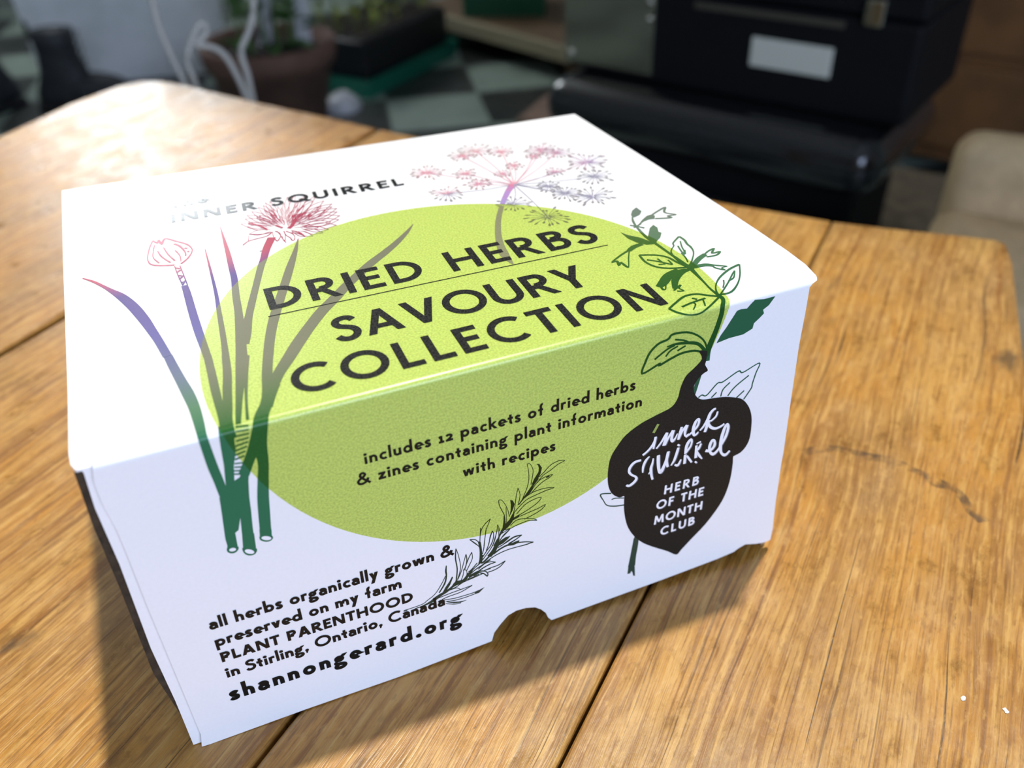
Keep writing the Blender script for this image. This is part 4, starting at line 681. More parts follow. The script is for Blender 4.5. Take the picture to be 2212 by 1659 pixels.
def wood_material(name, warm=(0.39, 0.195, 0.045), stain=True):
    m = bpy.data.materials.new(name)
    m.use_nodes = True
    k = NT(m)
    b = m.node_tree.nodes['Principled BSDF']
    tc0 = k.n('TexCoord').outputs['Object']
    inf = k.n('ObjectInfo').outputs['Random']
    off = k.n('CombineXYZ'); k.put(off.inputs[0], k.m('MULTIPLY', inf, 3.7)); k.put(off.inputs[1], k.m('MULTIPLY', inf, 1.9))
    va = k.n('VectorMath', operation='ADD'); k.put(va.inputs[0], tc0); k.put(va.inputs[1], off.outputs[0])
    tc = va.outputs[0]
    dark = tuple(c * f for c, f in zip(warm, (0.60, 0.52, 0.45)))
    light = tuple(min(1, c * f) for c, f in zip(warm, (1.48, 1.72, 2.1)))
    orange = tuple(c * f for c, f in zip(warm, (1.22, 1.12, 0.75)))
    greyed = tuple(c * f for c, f in zip(warm, (0.80, 0.86, 1.15)))
    # slow wander of the grain
    warp = k.noise(k.vmul(tc, (2.2, 9.0, 1.0)), 1.0, 2.0)
    warp2 = k.noise(k.vmul(tc, (14.0, 40.0, 1.0)), 1.0, 2.0)
    sy = k.n('SeparateXYZ'); k.put(sy.inputs[0], tc)
    yy = k.m('ADD', sy.outputs[1], k.m('ADD', k.m('MULTIPLY', k.m('SUBTRACT', warp, 0.5), 0.034), k.m('MULTIPLY', k.m('SUBTRACT', warp2, 0.5), 0.004)))
    cc = k.n('CombineXYZ'); k.put(cc.inputs[0], sy.outputs[0]); k.put(cc.inputs[1], yy)
    gv = cc.outputs[0]
    ring = k.noise(k.vmul(gv, (1.6, 210.0, 1.0)), 1.0, 2.5, 0.55)
    fibre = k.noise(k.vmul(gv, (24.0, 1100.0, 1.0)), 1.0, 3.0, 0.6)
    fleck = k.noise(k.vmul(gv, (30.0, 420.0, 1.0)), 1.0, 3.0, 0.62)
    patch = k.noise(k.vmul(tc, (7.0, 13.0, 1.0)), 1.0, 4.0, 0.55)
    patch2 = k.noise(k.vmul(tc, (9.0, 22.0, 1.0), (5.3, 1.7, 0)), 1.0, 4.0, 0.6)
    blot = k.noise(k.vmul(tc, (45.0, 70.0, 1.0)), 1.0, 5.0, 0.65)
    col = k.ramp(patch, [(0.34, greyed), (0.47, warm), (0.58, orange), (0.70, warm)])
    col = k.mix(k.ramp(patch2, [(0.30, (.55, .55, .55)), (0.46, (0, 0, 0))]), col, (*dark, 1))
    col = k.mix(k.ramp(patch2, [(0.54, (0, 0, 0)), (0.74, (.6, .6, .6))]), col, (*light, 1))
    col = k.mix(k.ramp(ring, [(0.36, (.88, .88, .88)), (0.45, (0, 0, 0))]), col, (*tuple(c * f for c, f in zip(warm, (.66, .52, .36))), 1))
    col = k.mix(k.ramp(ring, [(0.52, (0, 0, 0)), (0.68, (.45, .45, .45))]), col, (*light, 1))
    col = k.mix(k.ramp(fibre, [(0.34, (.80, .80, .80)), (0.49, (0, 0, 0))]), col, (*dark, 1))
    col = k.mix(k.ramp(fleck, [(0.52, (0, 0, 0)), (0.66, (.75, .75, .75))]), col, (*light, 1))
    col = k.mix(k.ramp(fleck, [(0.30, (.85, .85, .85)), (0.43, (0, 0, 0))]), col, (*dark, 1))
    col = k.mix(k.ramp(blot, [(0.28, (.65, .65, .65)), (0.42, (0, 0, 0))]), col, (*tuple(c * .62 for c in dark), 1))
    col = k.mix(k.ramp(blot, [(0.58, (0, 0, 0)), (0.70, (.45, .45, .45))]), col, (*light, 1))
    # open cracks and scratches along the grain
    hair = k.noise(k.vmul(gv, (5.0, 620.0, 1.0), (1.1, 3.7, 0)), 1.0, 2.0, 0.5)
    hair = k.m('MULTIPLY', k.ramp(hair, [(0.31, (.85, .85, .85)), (0.375, (0, 0, 0))]), k.ramp(patch, [(0.40, (1, 1, 1)), (0.60, (.35, .35, .35))]))
    col = k.mix(hair, col, (*tuple(c * .42 for c in dark), 1))
    crack = k.noise(k.vmul(gv, (6.0, 640.0, 1.0), (3.1, 7.7, 0)), 1.0, 2.0, 0.5)
    crack = k.ramp(crack, [(0.275, (.85, .85, .85)), (0.315, (0, 0, 0))])
    col = k.mix(crack, col, (0.045, 0.024, 0.010, 1))
    grit = k.noise(k.vmul(tc, (160.0, 420.0, 1.0)), 1.0, 3.0, 0.65)
    col = k.mix(k.ramp(grit, [(0.30, (.60, .60, .60)), (0.45, (0, 0, 0))]), col, (*dark, 1))
    col = k.mix(k.ramp(grit, [(0.56, (0, 0, 0)), (0.72, (.55, .55, .55))]), col, (*light, 1))
    pit = k.ramp(k.noise(k.vmul(tc, (85.0, 230.0, 1.0), (4.0, 9.0, 0)), 1.0, 4.0, 0.7), [(0.255, (.85, .85, .85)), (0.315, (0, 0, 0))])
    col = k.mix(pit, col, (0.060, 0.034, 0.014, 1))
    # worn dark smudges
    sm_ = k.noise(k.vmul(tc, (20.0, 34.0, 1.0), (8.0, 2.0, 0)), 1.0, 4.0, 0.6)
    col = k.mix(k.ramp(sm_, [(0.28, (.75, .75, .75)), (0.37, (0, 0, 0))]), col, (.085, .052, .024, 1))
    if stain:
        # part of a ring left by a hot pan
        cx, cy = to_tab(0.255, -0.010)
        dist = k.n('VectorMath', operation='DISTANCE'); k.put(dist.inputs[0], tc0); dist.inputs[1].default_value = (cx, cy, 0.0)
        d = k.m('ADD', dist.outputs['Value'], k.m('MULTIPLY', k.m('SUBTRACT', k.noise(tc0, 60.0, 2.0), .5), .010))
        band = k.m('LESS_THAN', k.m('ABSOLUTE', k.m('SUBTRACT', d, 0.0555)), 0.0024)
        s2 = k.n('SeparateXYZ'); k.put(s2.inputs[0], tc0)
        ang = k.m('ARCTAN2', k.m('SUBTRACT', s2.outputs[1], cy), k.m('SUBTRACT', s2.outputs[0], cx))
        arcm = k.m('MULTIPLY', k.m('GREATER_THAN', ang, -0.95), k.m('LESS_THAN', ang, 0.62))
        st = k.m('MULTIPLY', k.m('MULTIPLY', band, arcm), k.ramp(k.noise(tc0, 130.0, 3.0), [(0.40, (0, 0, 0)), (0.58, (.75, .75, .75))]))
        col = k.mix(st, col, (0.055, 0.033, 0.018, 1))
    k.put(b.inputs['Base Color'], col)
    k.put(b.inputs['Roughness'], k.ramp(blot, [(0.3, (.24, .24, .24)), (0.7, (.46, .46, .46))]))
    bp = k.n('Bump'); bp.inputs['Strength'].default_value = 0.45; bp.inputs['Distance'].default_value = 0.0008
    b.inputs['Specular IOR Level'].default_value = 0.65
    k.put(bp.inputs['Height'], k.m('ADD', k.m('MULTIPLY', fleck, .6), k.m('ADD', k.m('MULTIPLY', fibre, .5), k.m('MULTIPLY', blot, .8))))
    k.put(b.inputs['Normal'], bp.outputs[0])
    return m
M_WOOD = wood_material('worn_honey_pine')
TABLE = empty('wooden_table', (0, 0, -0.73), 'worn honey pine table with open plank joints, carrying the white printed box', 'table', TH)
BACK = [(-0.081, .6448), (-0.0261, .7065), (.0151, .7392), (.0363, .7462), (.0567, .7365), (.0756, .7127), (.1303, .6298), (.1747, .5691), (.2036, .5263), (.3813, .2785), (.4314, .2214), (.4609, .1955), (.4923, .1698), (.5025, .1600), (.5035, .1530), (.4893, .1344), (.4582, .1015), (.4242, .0657)]
outline = [to_tab(*p) for p in BACK]
n0, n1 = outline[0][1], outline[-1][1]
outline = [(-0.95, n0 + .004)] + outline + [to_tab(.33, -.035), (-0.95, n1 - .20)]
def board(lo, hi, name='plank', dz=0.0):
    bm = bmesh.new()
    vs = [bm.verts.new((p[0], p[1], 0)) for p in outline]
    bm.faces.new(vs)
    for co, no in ((lo, -1), (hi, 1)):
        bmesh.ops.bisect_plane(bm, geom=bm.verts[:] + bm.edges[:] + bm.faces[:], dist=1e-6, plane_co=(0, co, 0), plane_no=(0, no, 0), clear_outer=True)
    g = bmesh.ops.extrude_face_region(bm, geom=bm.faces[:])
    bmesh.ops.translate(bm, verts=[v for v in g['geom'] if isinstance(v, bmesh.types.BMVert)], vec=(0, 0, -0.030))
    bmesh.ops.recalc_face_normals(bm, faces=bm.faces)
    top = [e for e in bm.edges if all(abs(v.co.z) < 1e-6 for v in e.verts)]
    bmesh.ops.bevel(bm, geom=top, offset=0.0022, segments=3, affect='EDGES', profile=0.5)
    o = obj(name, bm, M_WOOD, TABLE)
    o.location = (0, 0, 0.7285 + dz)
    return o
for lo, hi in ((-0.60, -0.1090), (-0.1080, -0.0222), (-0.0205, 0.2570), (0.2620, 0.70)):
    board(lo, hi)
bm = bmesh.new(); box(bm, (-.90, -.17, .63), (.42, -.15, .70)); box(bm, (-.90, .47, .63), (.42, .49, .70)); box(bm, (.40, -.15, .63), (.42, .47, .70))
apron = obj('apron', bm, M_WOOD, TABLE)
for lx, ly in ((.39, -.14), (.39, .46), (-.86, -.14), (-.86, .46)):
    bm = bmesh.new(); box(bm, (lx - .03, ly - .03, 0), (lx + .03, ly + .03, .70), .004)
    obj('leg', bm, M_WOOD, TABLE)
# paint flecks / crumbs lying on the table
M_CRUMB = mat('white_crumb', (.9, .88, .82), .7)
for i, (x, y, lab) in enumerate(((0.2400, -0.0830, 'tiny white paint flake on the table, the one nearer the box'), (0.2490, -0.0920, 'tiny white paint flake on the table, the one farther right from the box'))):
    bm = bmesh.new()
    bmesh.ops.create_icosphere(bm, subdivisions=2, radius=1.0)
    for v in bm.verts:
        r_ = 1 + .3 * math.sin(5 * v.co.x + i) * math.cos(4 * v.co.y)
        v.co = Vector((v.co.x * .0011 * r_, v.co.y * .0007 * r_, v.co.z * .0003))
    o = obj('paint_flake', bm, M_CRUMB)
    o.location = (x, y, -.00125); o.rotation_euler = (0, 0, .4 + i)
    tag(o, lab, 'flake', 'paint flakes on the table')

# ------------------------------------------------------------------ the room
FZ = -0.73
def floor_material():
    m = bpy.data.materials.new('checker_floor_tiles')
    m.use_nodes = True
    k = NT(m)
    b = m.node_tree.nodes['Principled BSDF']
    b.inputs['Roughness'].default_value = 0.38
    tc = k.n('TexCoord').outputs['Object']
    ch = k.n('TexChecker'); k.put(ch.inputs['Vector'], tc); ch.inputs['Scale'].default_value = 1 / 0.305
    ch.inputs['Color1'].default_value = (.30, .37, .31, 1); ch.inputs['Color2'].default_value = (.022, .024, .022, 1)
    col = k.mix(k.ramp(k.noise(tc, 9.0, 4.0), [(.35, (.25, .25, .25)), (.6, (0, 0, 0))]), ch.outputs['Color'], (.10, .10, .085, 1))
    k.put(b.inputs['Base Color'], col)
    return m
bm = bmesh.new(); box(bm, (-4, -4.5, -.05), (5, 5, 0))
fl = obj('floor', bm, floor_material()); tag(fl, kind='structure')
fl.location = (1.366, 2.604, FZ); fl.rotation_euler = (0, 0, math.radians(-12))
M_WALL = mat('pale_wall_paint', (.42, .44, .40), .8, noise=.06, nscale=3)
M_CEIL = mat('ceiling_paint', (.78, .77, .74), .9)
bm = bmesh.new()
WY = 4.9
WX0, WX1, WZ0, WZ1 = -.55, .42, 1.10, 2.18
for lo, hi in (((-3.2, WY, FZ), (WX0, WY + .12, 2.55)), ((WX1, WY, FZ), (4.9, WY + .12, 2.55)), ((WX0, WY, FZ), (WX1, WY + .12, WZ0)), ((WX0, WY, WZ1), (WX1, WY + .12, 2.55))):
    box(bm, lo, hi)
tag(obj('wall_back', bm, M_WALL), kind='structure')
bm = bmesh.new(); box(bm, (4.9, -1.4, FZ), (5.0, WY + .12, 2.55)); tag(obj('wall_right', bm, M_WALL), kind='structure')
bm = bmesh.new(); box(bm, (-3.3, -1.4, FZ), (-3.2, WY + .12, 2.55)); tag(obj('wall_left', bm, M_WALL), kind='structure')
# window: frame with glazing bars and a bright pane of sky
win = bpy.data.objects.new('window_1', None); COL.objects.link(win); tag(win, kind='structure')
bm = bmesh.new()
cxw = (WX0 + WX1) / 2
for lo, hi in (((WX0, WY - .02, WZ0), (WX0 + .05, WY + .06, WZ1)), ((WX1 - .05, WY - .02, WZ0), (WX1, WY + .06, WZ1)), ((WX0, WY - .02, WZ0), (WX1, WY + .06, WZ0 + .05)), ((WX0, WY - .02, WZ1 - .05), (WX1, WY + .06, WZ1)), ((cxw - .015, WY, WZ0), (cxw + .015, WY + .05, WZ1))):
    box(bm, lo, hi, .004)
f = obj('window_frame', bm, mat('white_gloss_paint', (.8, .8, .78), .3), win); tag(f, kind='structure')
mp = bpy.data.materials.new('bright_sky_pane'); mp.use_nodes = True
pb = mp.node_tree.nodes['Principled BSDF']
pb.inputs['Emission Color'].default_value = (.90, .96, 1.0, 1); pb.inputs['Emission Strength'].default_value = 20.0
bm = bmesh.new(); box(bm, (WX0 + .03, WY + .05, WZ0 + .03), (WX1 - .03, WY + .058, WZ1 - .03))
p = obj('window_pane', bm, mp, win); tag(p, kind='structure')
# unseen ceiling; its opening is added, shaped to keep the sun to the table
CZ = 2.55
def from_tab(t, n): return (t * math.cos(TH) - n * math.sin(TH), t * math.sin(TH) + n * math.cos(TH))
ox, oy = SUN_DIR.x / SUN_DIR.z * CZ, SUN_DIR.y / SUN_DIR.z * CZ
hole = [from_tab(t, n) for t, n in ((-.80, -.30), (.53, -.30), (.53, .62), (-.80, .62))]
hole = [(x + ox, y + oy) for x, y in hole]
rim = [(-3.2, -1.4), (5.0, -1.4), (5.0, WY + .12), (-3.2, WY + .12)]
bm = bmesh.new()
# match corners of the hole to the rim by angle
def near(i): return hole[i]
order = sorted(range(4), key=lambda i: math.atan2(hole[i][1] - (hole[0][1] + hole[2][1]) / 2, hole[i][0] - (hole[0][0] + hole[2][0]) / 2))
hs = [hole[i] for i in order]
for z in (CZ, CZ + .12):
    A = [bm.verts.new((x, y, z)) for x, y in rim]; B = [bm.verts.new((x, y, z)) for x, y in hs]
    for i in range(4):
        bm.faces.new((A[i], A[(i + 1) % 4], B[(i + 1) % 4], B[i]))
tag(obj('ceiling', bm, M_CEIL), kind='structure')

# ------------------------------------------------------------------ background things
M_BLACK = mat('black_leather', (.007, .007, .008), .22, noise=.2, nscale=60, bump=.15, coat=.6)
M_BLACK_MATT = mat('black_fibreboard', (.006, .006, .007), .6, spec=.15)
M_CHROME = mat('worn_nickel', (.55, .52, .44), .12, metal=1.0)
M_STEEL = mat('dull_metal_label', (.62, .62, .52), .45)

def frame_at(p, d):
    """local x along d (horizontal), local y away from the camera side, z up"""
    d = Vector((d[0], d[1], 0)).normalized()
    return p, math.atan2(d.y, d.x)

# black stool, padded, with a black trunk standing on it
ang = math.atan2(-.38, .23)
L = .62
st = empty('padded_stool', (0.80, 1.40, FZ), 'black leather padded stool beyond the far end of the table, under the black case', 'stool', ang)
bm = bmesh.new(); box(bm, (-.03, -.06, .345), (L, .30, .45), .05, 6)
obj('seat', bm, M_BLACK, st, True)
bm = bmesh.new(); box(bm, (.02, .02, .06), (L - .05, .26, .36), .01); box(bm, (.03, .0, .24), (L - .06, .03, .275), .01)
obj('base', bm, M_BLACK_MATT, st)
for lx, ly in ((.05, .06), (L - .09, .06), (.05, .22), (L - .09, .22)):
    bm = bmesh.new(); box(bm, (lx - .02, ly - .02, 0), (lx + .02, ly + .02, .08), .003)
    obj('leg', bm, M_BLACK_MATT, st)
tk = empty('travel_case', (0.815, 1.43, FZ + .452), 'black travel case with pale label plate and nickel corner, lying on the padded stool', 'case', ang)
bm = bmesh.new(); box(bm, (0, 0, 0), (.64, .30, .158), .008, 2)
obj('case_body', bm, M_BLACK_MATT, tk)
bm = bmesh.new(); box(bm, (-.002, -.002, .162), (.642, .302, .30), .008, 2)
obj('case_lid', bm, M_BLACK_MATT, tk)
bm = bmesh.new(); box(bm, (.26, -.006, .140), (.52, .0, .150), .001)
obj('trim_strip', bm, mat('brown_trim', (.06, .05, .035), .5), tk)
bm = bmesh.new(); box(bm, (-.004, -.006, .012), (.185, .0, .150), .002); box(bm, (-.006, -.006, .012), (.0, .16, .150), .002)
cp = obj('corner_plate', bm, M_CHROME, tk); cp['label'] = 'shiny nickel corner plate'
for x, z in ((.175, .140), (.175, .112), (.01, .140), (.01, .03)):
    bm = bmesh.new(); bmesh.ops.create_uvsphere(bm, u_segments=12, v_segments=8, radius=.006)
    r_ = obj('rivet', bm, M_CHROME, cp, True); r_.location = (x, -.007, z)
bm = bmesh.new(); box(bm, (.37, -.005, .060), (.51, .0, .108), .002)
lp = obj('label_plate', bm, M_STEEL, tk); lp['label'] = 'pale rectangular label plate'
bm = bmesh.new(); box(bm, (.55, -.012, .15), (.58, .0, .19), .003)
obj('latch', bm, M_CHROME, tk)

# beige upholstered chair at the right edge
M_BEIGE = mat('beige_upholstery', (.54, .39, .215), .9, noise=.12, nscale=40, bump=.3)
ch = empty('upholstered_chair', (.925, .585, FZ), 'beige upholstered chair beyond the right corner of the table', 'chair', math.radians(41))
bm = bmesh.new(); box(bm, (-.16, -.52, .36), (.12, .0, .445), .03, 4)
obj('seat', bm, M_BEIGE, ch, True)
bm = bmesh.new(); box(bm, (.10, -.52, .36), (.19, -.005, .535), .032, 4)
obj('backrest', bm, M_BEIGE, ch, True)
M_CLEG = mat('brown_chair_leg', (.12, .06, .025), .5)
for lx, ly in ((-.12, -.48), (-.12, -.04), (.15, -.48), (.15, -.04)):
    bm = bmesh.new(); box(bm, (lx - .018, ly - .018, 0), (lx + .018, ly + .018, .37), .003)
    obj('leg', bm, M_CLEG, ch)

# brown chest of drawers behind the beige chair
M_BROWN = mat('dark_brown_wood', (.17, .075, .024), .5, noise=.35, nscale=7)
dr = empty('wooden_chest', (1.60, 1.98, FZ), 'dark brown wooden chest with drawers behind the beige chair', 'chest', math.radians(-58))
bm = bmesh.new(); box(bm, (0, .01, .04), (1.3, .5, .80), .006)
obj('carcass', bm, M_BROWN, dr)
for i in range(3):
    bm = bmesh.new(); box(bm, (.03, -.012, .08 + i * .24), (1.27, .01, .29 + i * .24), .006)
    d_ = obj('drawer', bm, M_BROWN, dr)
    for kx in (.35, .95):
        bm = bmesh.new(); lathe(bm, [(0, -.03), (.014, -.026), (.017, -.018), (.009, -.008), (.008, 0), (0, 0)], 14)
        kn = obj('knob', bm, M_CHROME, d_, True); kn.location = (kx, -.012, .185 + i * .24); kn.rotation_euler = (-math.pi / 2, 0, 0)

# terracotta pot with a plant
M_TERRA = mat('terracotta', (.15, .078, .055), .8, noise=.2, nscale=12)
M_SOIL = mat('dark_soil', (.02, .014, .009), .95, noise=.4, nscale=60)
M_LEAF = mat('dark_green_leaf', (.05, .15, .025), .5, noise=.4, nscale=20)
PX, PY = .405, 2.61
pot = empty('potted_plant', (PX, PY, FZ), 'large brown terracotta pot with a dark green plant on the floor behind the table', 'plant')
bm = bmesh.new(); lathe(bm, [(0, 0), (.135, 0), (.176, .205), (.188, .205), (.196, .235), (.198, .268), (.186, .273), (.172, .265), (.165, .23), (0, .225)], 40)
obj('pot', bm, M_TERRA, pot, True)
bm = bmesh.new(); lathe(bm, [(.166, .232), (.09, .242), (0, .246)], 24)
obj('soil', bm, M_SOIL, pot)
rng = random.Random(3)
bm = bmesh.new()
for i in range(9):
    a = rng.random() * 6.28; r0 = rng.uniform(.01, .09)
    x, y = r0 * math.cos(a), r0 * math.sin(a); hgt = rng.uniform(.28, .55)
    tube(bm, [(x, y, .235), (x * 1.3, y * 1.3, .235 + hgt * .5), (x * 1.8, y * 1.8, .235 + hgt)], lambda t: .006 * (1 - .6 * t), 7)
obj('stems', bm, mat('pale_green_stem', (.10, .17, .05), .6), pot, True)
bm = bmesh.new()
for i in range(110):
    a = rng.random() * 6.28; z = rng.uniform(.25, .72); r0 = rng.uniform(.01, .12)
    p = Vector((r0 * math.cos(a), r0 * math.sin(a), z))
    d = Vector((math.cos(a), math.sin(a), rng.uniform(-.3, .5))).normalized()
    s_ = d.cross(Vector((0, 0, 1))).normalized(); l_ = rng.uniform(.06, .12); w_ = l_ * .22
    up = s_.cross(d) * l_ * .12
    v = [bm.verts.new(q) for q in (p, p + d * l_ * .4 + s_ * w_ + up, p + d * l_, p + d * l_ * .4 - s_ * w_ + up, p + d * l_ * .45)]
    bm.faces.new((v[0], v[1], v[4])); bm.faces.new((v[1], v[2], v[4])); bm.faces.new((v[2], v[3], v[4])); bm.faces.new((v[3], v[0], v[4]))
obj('leaves', bm, M_LEAF, pot)
M_TAG = mat('white_plastic', (.75, .75, .74), .4)
for i, (x, y, rz, lab) in enumerate(((.0, .06, .3, 'white plastic plant label standing in the terracotta pot, the left of two'), (.115, .05, -.4, 'white plastic plant label standing in the terracotta pot, the right of two'))):
    bm = bmesh.new(); box(bm, (-.022, -.001, 0), (.022, .001, .19), .0006)
    o = obj('plant_label', bm, M_TAG); o.location = (PX + x, PY + y, FZ + .236); o.rotation_euler = (.15, .1, rz)
    tag(o, lab, 'label', 'plant labels in the pot')

# seedling tray: green drip tray, black cell insert, seedlings
M_GREENP = mat('green_plastic', (.012, .17, .105), .35)
M_BLACKP = mat('black_plastic', (.008, .009, .011), .45)
ang2 = math.atan2(.331, .415)
tr = empty('seedling_tray', (.725, 2.762, FZ), 'green plastic drip tray holding black seed cells on the dark floor', 'tray', ang2)
bm = bmesh.new()
def trayshell(bm, x0, y0, x1, y1, h_, t_, flare):
    O = [(x0, y0), (x1, y0), (x1, y1), (x0, y1)]
    cx_, cy_ = (x0 + x1) / 2, (y0 + y1) / 2
    def ring_(ins, z, fl): return [bm.verts.new((x + (ins - fl) * (1 if x < cx_ else -1), y + (ins - fl) * (1 if y < cy_ else -1), z)) for x, y in O]
    r0 = ring_(0, 0, 0); r1 = ring_(0, h_, flare); r2 = ring_(t_, h_, flare); r3 = ring_(t_, .006, 0)
    for a, b in ((r0, r1), (r1, r2), (r2, r3)):
        for i in range(4): bm.faces.new((a[i], a[(i + 1) % 4], b[(i + 1) % 4], b[i]))
    bm.faces.new(r0[::-1]); bm.faces.new(r3)
trayshell(bm, 0, 0, .54, .34, .062, .006, .008)
obj('drip_tray', bm, M_GREENP, tr)
bm = bmesh.new(); box(bm, (.02, .02, .008), (.52, .32, .175), .008)
obj('cell_block', bm, M_BLACKP, tr)
bm = bmesh.new()
for i in range(5):
    for j in range(3):
        box(bm, (.032 + i * .098, .032 + j * .096, .172), (.118 + i * .098, .116 + j * .096, .180), .004, 1)
obj('soil', bm, M_SOIL, tr)
bm = bmesh.new()
for i in range(70):
    x, y = rng.uniform(.05, .5), rng.uniform(.04, .3); z = .18 + rng.uniform(.01, .07)
    d = Vector((rng.uniform(-1, 1), rng.uniform(-1, 1), rng.uniform(.1, .8))).normalized(); s_ = d.cross(Vector((0, 0, 1))).normalized()
    l_ = rng.uniform(.025, .06); p = Vector((x, y, z))
    v = [bm.verts.new(q) for q in (p, p + d * l_ * .5 + s_ * l_ * .25, p + d * l_, p + d * l_ * .5 - s_ * l_ * .25)]
    bm.faces.new(v)
    q = Vector((x, y, .176)); t2 = Vector((.0015, 0, 0))
    bm.faces.new([bm.verts.new(c) for c in (q - t2, q + t2, p + t2, p - t2)])
o = obj('seedlings', bm, mat('yellow_green_seedling', (.20, .24, .03), .6, noise=.5, nscale=15), tr); o['kind'] = 'stuff'

# small upturned white bowl
bm = bmesh.new(); lathe(bm, [(.058, 0), (.060, .004), (.050, .032), (.030, .048), (.022, .050), (.022, .054), (.017, .054), (.015, .050), (0, .050)], 32)
o = obj('white_bowl', bm, mat('white_glaze', (.62, .62, .62), .3), None, True); o.location = (.622, 2.71, FZ)
tag(o, 'small upturned white bowl on the dark floor between terracotta pot and green tray', 'bowl')

# low wooden shelf with a green crate on it
sh_ang = math.atan2(-.556, .21)
sh = empty('low_shelf', (1.068, 3.407, FZ), 'low brown wooden shelf with a pale front edge, behind the seedling tray', 'shelf', sh_ang)
M_SHELF = mat('brown_shelf_board', (.17, .105, .055), .6, noise=.2, nscale=10)
bm = bmesh.new(); box(bm, (0, .012, .075), (.86, .62, .12), .003); obj('shelf_board', bm, M_SHELF, sh)
bm = bmesh.new(); box(bm, (0, -.004, .07), (.86, .012, .122), .003)
e_ = obj('front_edge', bm, mat('cream_edge', (.42, .36, .23), .6), sh); e_['label'] = 'pale cream front edge'
for lx in (.03, .80):
    bm = bmesh.new(); box(bm, (lx, .05, 0), (lx + .04, .60, .076), .003); obj('bracket', bm, M_SHELF, sh)
gc = empty('green_crate', (1.20, 3.14, FZ + .121), 'dark green plastic crate on the low brown shelf at the top of the picture', 'crate', math.radians(-26))
bm = bmesh.new(); trayshell(bm, .0, .0, .30, .24, .20, .006, .008); obj('crate_body', bm, mat('dark_green_plastic', (.010, .10, .045), .45), gc)
bm = bmesh.new()
for lo, hi in (((-.02, -.02, .19), (.32, -.005, .205)), ((-.02, .245, .19), (.32, .26, .205)), ((-.02, -.02, .19), (-.005, .26, .205)), ((.305, -.02, .19), (.32, .26, .205))): box(bm, lo, hi, .003)
obj('rim', bm, mat('dark_green_rim', (.012, .12, .055), .4), gc)

# pale storage tub at the left
tb = empty('storage_tub', (-.30, 3.42, FZ), 'pale grey-green plastic storage tub on the floor left of the terracotta pot', 'tub', math.radians(-10))
M_TUB = mat('frosted_pale_plastic', (.90, .94, .92), .30, noise=.15, nscale=6)
bm = bmesh.new(); trayshell(bm, .02, 0, .66, .40, .52, .008, .02); obj('tub_body', bm, M_TUB, tb)
bm = bmesh.new(); box(bm, (-.02, -.04, .50), (.70, .44, .535), .012, 3); obj('lid', bm, M_TUB, tb)
for x in (.10, .44):
    bm = bmesh.new(); box(bm, (x, -.03, .44), (x + .12, -.004, .50), .005); obj('clip', bm, M_TUB, tb)

# dark work boots at the far left
M_BOOT = mat('dark_grey_leather', (.030, .032, .036), .55, noise=.3, nscale=25, bump=.3)
M_SOLE = mat('black_rubber', (.01, .01, .01), .7)
boot = empty('work_boot', (-.435, 3.22, FZ), 'dark grey leather boot standing on the floor at left, the farther left of the pair', 'boot', math.radians(-50))
def boot_mesh():
    bm = bmesh.new()
    secs = [(.00, .000, .055, .115), (.04, .0, .053, .110), (.10, .0, .050, .080), (.16, -.005, .050, .066), (.20, -.008, .056, .066), (.235, -.010, .060, .070)]
    # ankle shaft
    rings = []
    for z, cx_, rx, ry in secs:
        rings.append([bm.verts.new((cx_ + rx * math.cos(6.283 * k / 20), ry * math.sin(6.283 * k / 20), z + .02)) for k in range(20)])
    for a, b in zip(rings, rings[1:]):
        for k in range(20): bm.faces.new((a[k], a[(k + 1) % 20], b[(k + 1) % 20], b[k]))
    bm.faces.new(rings[0][::-1]); bm.faces.new(rings[-1])
    # foot
    g = bmesh.ops.create_uvsphere(bm, u_segments=20, v_segments=12, radius=1.0)
    for v in g['verts']:
        x, y, z = v.co
        v.co = Vector((x * .056, -.09 + y * .13, .065 + (z * .055 if z > 0 else z * .045)))
    return bm
obj('upper', boot_mesh(), M_BOOT, boot, True)
bm = bmesh.new(); box(bm, (-.056, -.215, 0), (.056, .10, .026), .012, 3); obj('sole', bm, M_SOLE, boot)
bm = bmesh.new(); tube(bm, [(-.02, .066, .245), (0, .085, .275), (.0, .083, .22)], .006, 8); obj('pull_loop', bm, M_SOLE, boot, True)
bm = bmesh.new()
for i in range(5):
    z = .11 + i * .028
    tube(bm, [(-.03, -.064 + .004 * (i < 2), z), (0, -.078, z + .012), (.03, -.064, z + .022)], .003, 6)
obj('laces', bm, mat('grey_lace', (.10, .10, .09), .8), boot, True)
def copy_tree(o, parent=None):
    c = o.copy(); COL.objects.link(c); c.parent = parent
    for chd in o.children:
        d_ = copy_tree(chd, c)
    return c
b2 = copy_tree(boot)
b2.location = (-.185, 3.12, FZ); b2.rotation_euler = (0, 0, math.radians(62))
tag(b2, 'dark grey leather boot standing on the floor at left, the one nearer the pale tub')
boot['group'] = 'pair of boots'; b2['group'] = 'pair of boots'

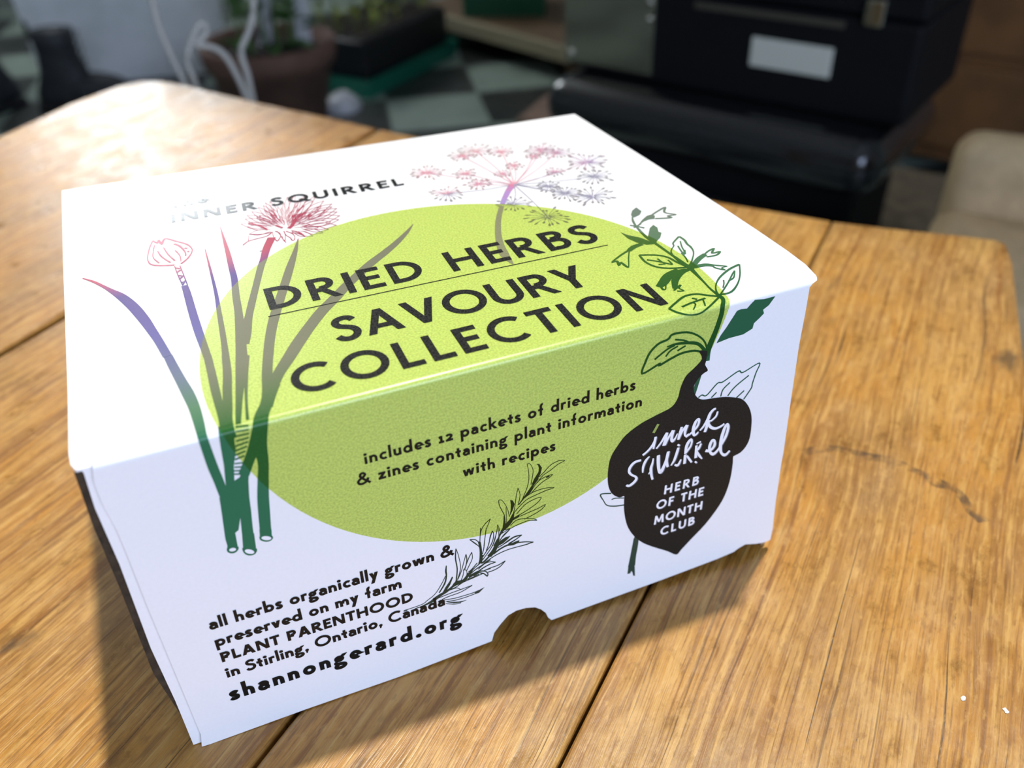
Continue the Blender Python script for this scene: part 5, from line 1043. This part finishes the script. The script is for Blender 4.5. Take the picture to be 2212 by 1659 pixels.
# white cord hanging in loops behind the table end
cord = bmesh.new()
tube(cord, [(.066, .955, 2.55), (.069, .938, 1.0), (.070, .932, .3), (.071, .929, .08), (.071, .928, .03), (.071, .922, .003), (.076, .914, -.026), (.083, .905, -.058), (.087, .905, -.10), (.089, .905, -.15), (.0915, .905, -.17), (.094, .906, -.15), (.0945, .907, -.10),
            (.094, .909, -.058), (.092, .912, -.033), (.104, .917, -.010), (.116, .921, .002), (.121, .921, -.006), (.113, .918, -.014), (.106, .915, -.019), (.120, .912, -.022), (.132, .910, -.031), (.141, .903, -.053), (.147, .893, -.083),
            (.1475, .890, -.12), (.1475, .889, -.17), (.150, .889, -.19), (.1525, .890, -.17), (.153, .893, -.12), (.153, .897, -.075), (.153, .901, -.054), (.152, .908, -.030), (.167, .912, -.007), (.177, .917, .021), (.179, .919, .08), (.182, .923, .3), (.186, .935, 1.0), (.19, .95, 2.55)], .0036, 10, 8)
o = obj('hanging_cord', cord, mat('white_rubber_cord', (.50, .47, .41), .5), None, True)
tag(o, 'white cord hanging in loops behind the far left end of the table', 'cord')

# reddish board lying on the tiles beside the stool, and a floor cushion by the chest
bd = bmesh.new()
vs = [bd.verts.new((x, y, 0)) for x, y in ((1.068, 2.33), (1.35, 2.60), (1.46, 2.49), (1.18, 2.22))]
bd.faces.new(vs)
g = bmesh.ops.extrude_face_region(bd, geom=bd.faces[:])
bmesh.ops.translate(bd, verts=[v for v in g['geom'] if isinstance(v, bmesh.types.BMVert)], vec=(0, 0, .018))
bmesh.ops.recalc_face_normals(bd, faces=bd.faces)
bmesh.ops.bevel(bd, geom=bd.edges[:], offset=.003, segments=2, affect='EDGES')
o = obj('wooden_board', bd, mat('reddish_board', (.30, .19, .14), .6, noise=.2, nscale=18))
o.location = (0, 0, FZ)
tag(o, 'pale reddish wooden board lying on the checkered floor beside the black stool', 'board')
bm = bmesh.new(); box(bm, (-.17, -.15, 0), (.17, .15, .13), .05, 5)
o = obj('floor_cushion', bm, mat('brown_grey_cloth', (.17, .13, .08), .95, noise=.3, nscale=30, bump=.5), None, True)
o.location = (1.57, 1.20, FZ); o.rotation_euler = (0, 0, math.radians(35))
tag(o, 'brown-grey cushion on the floor between the black stool and the beige chair', 'cushion')
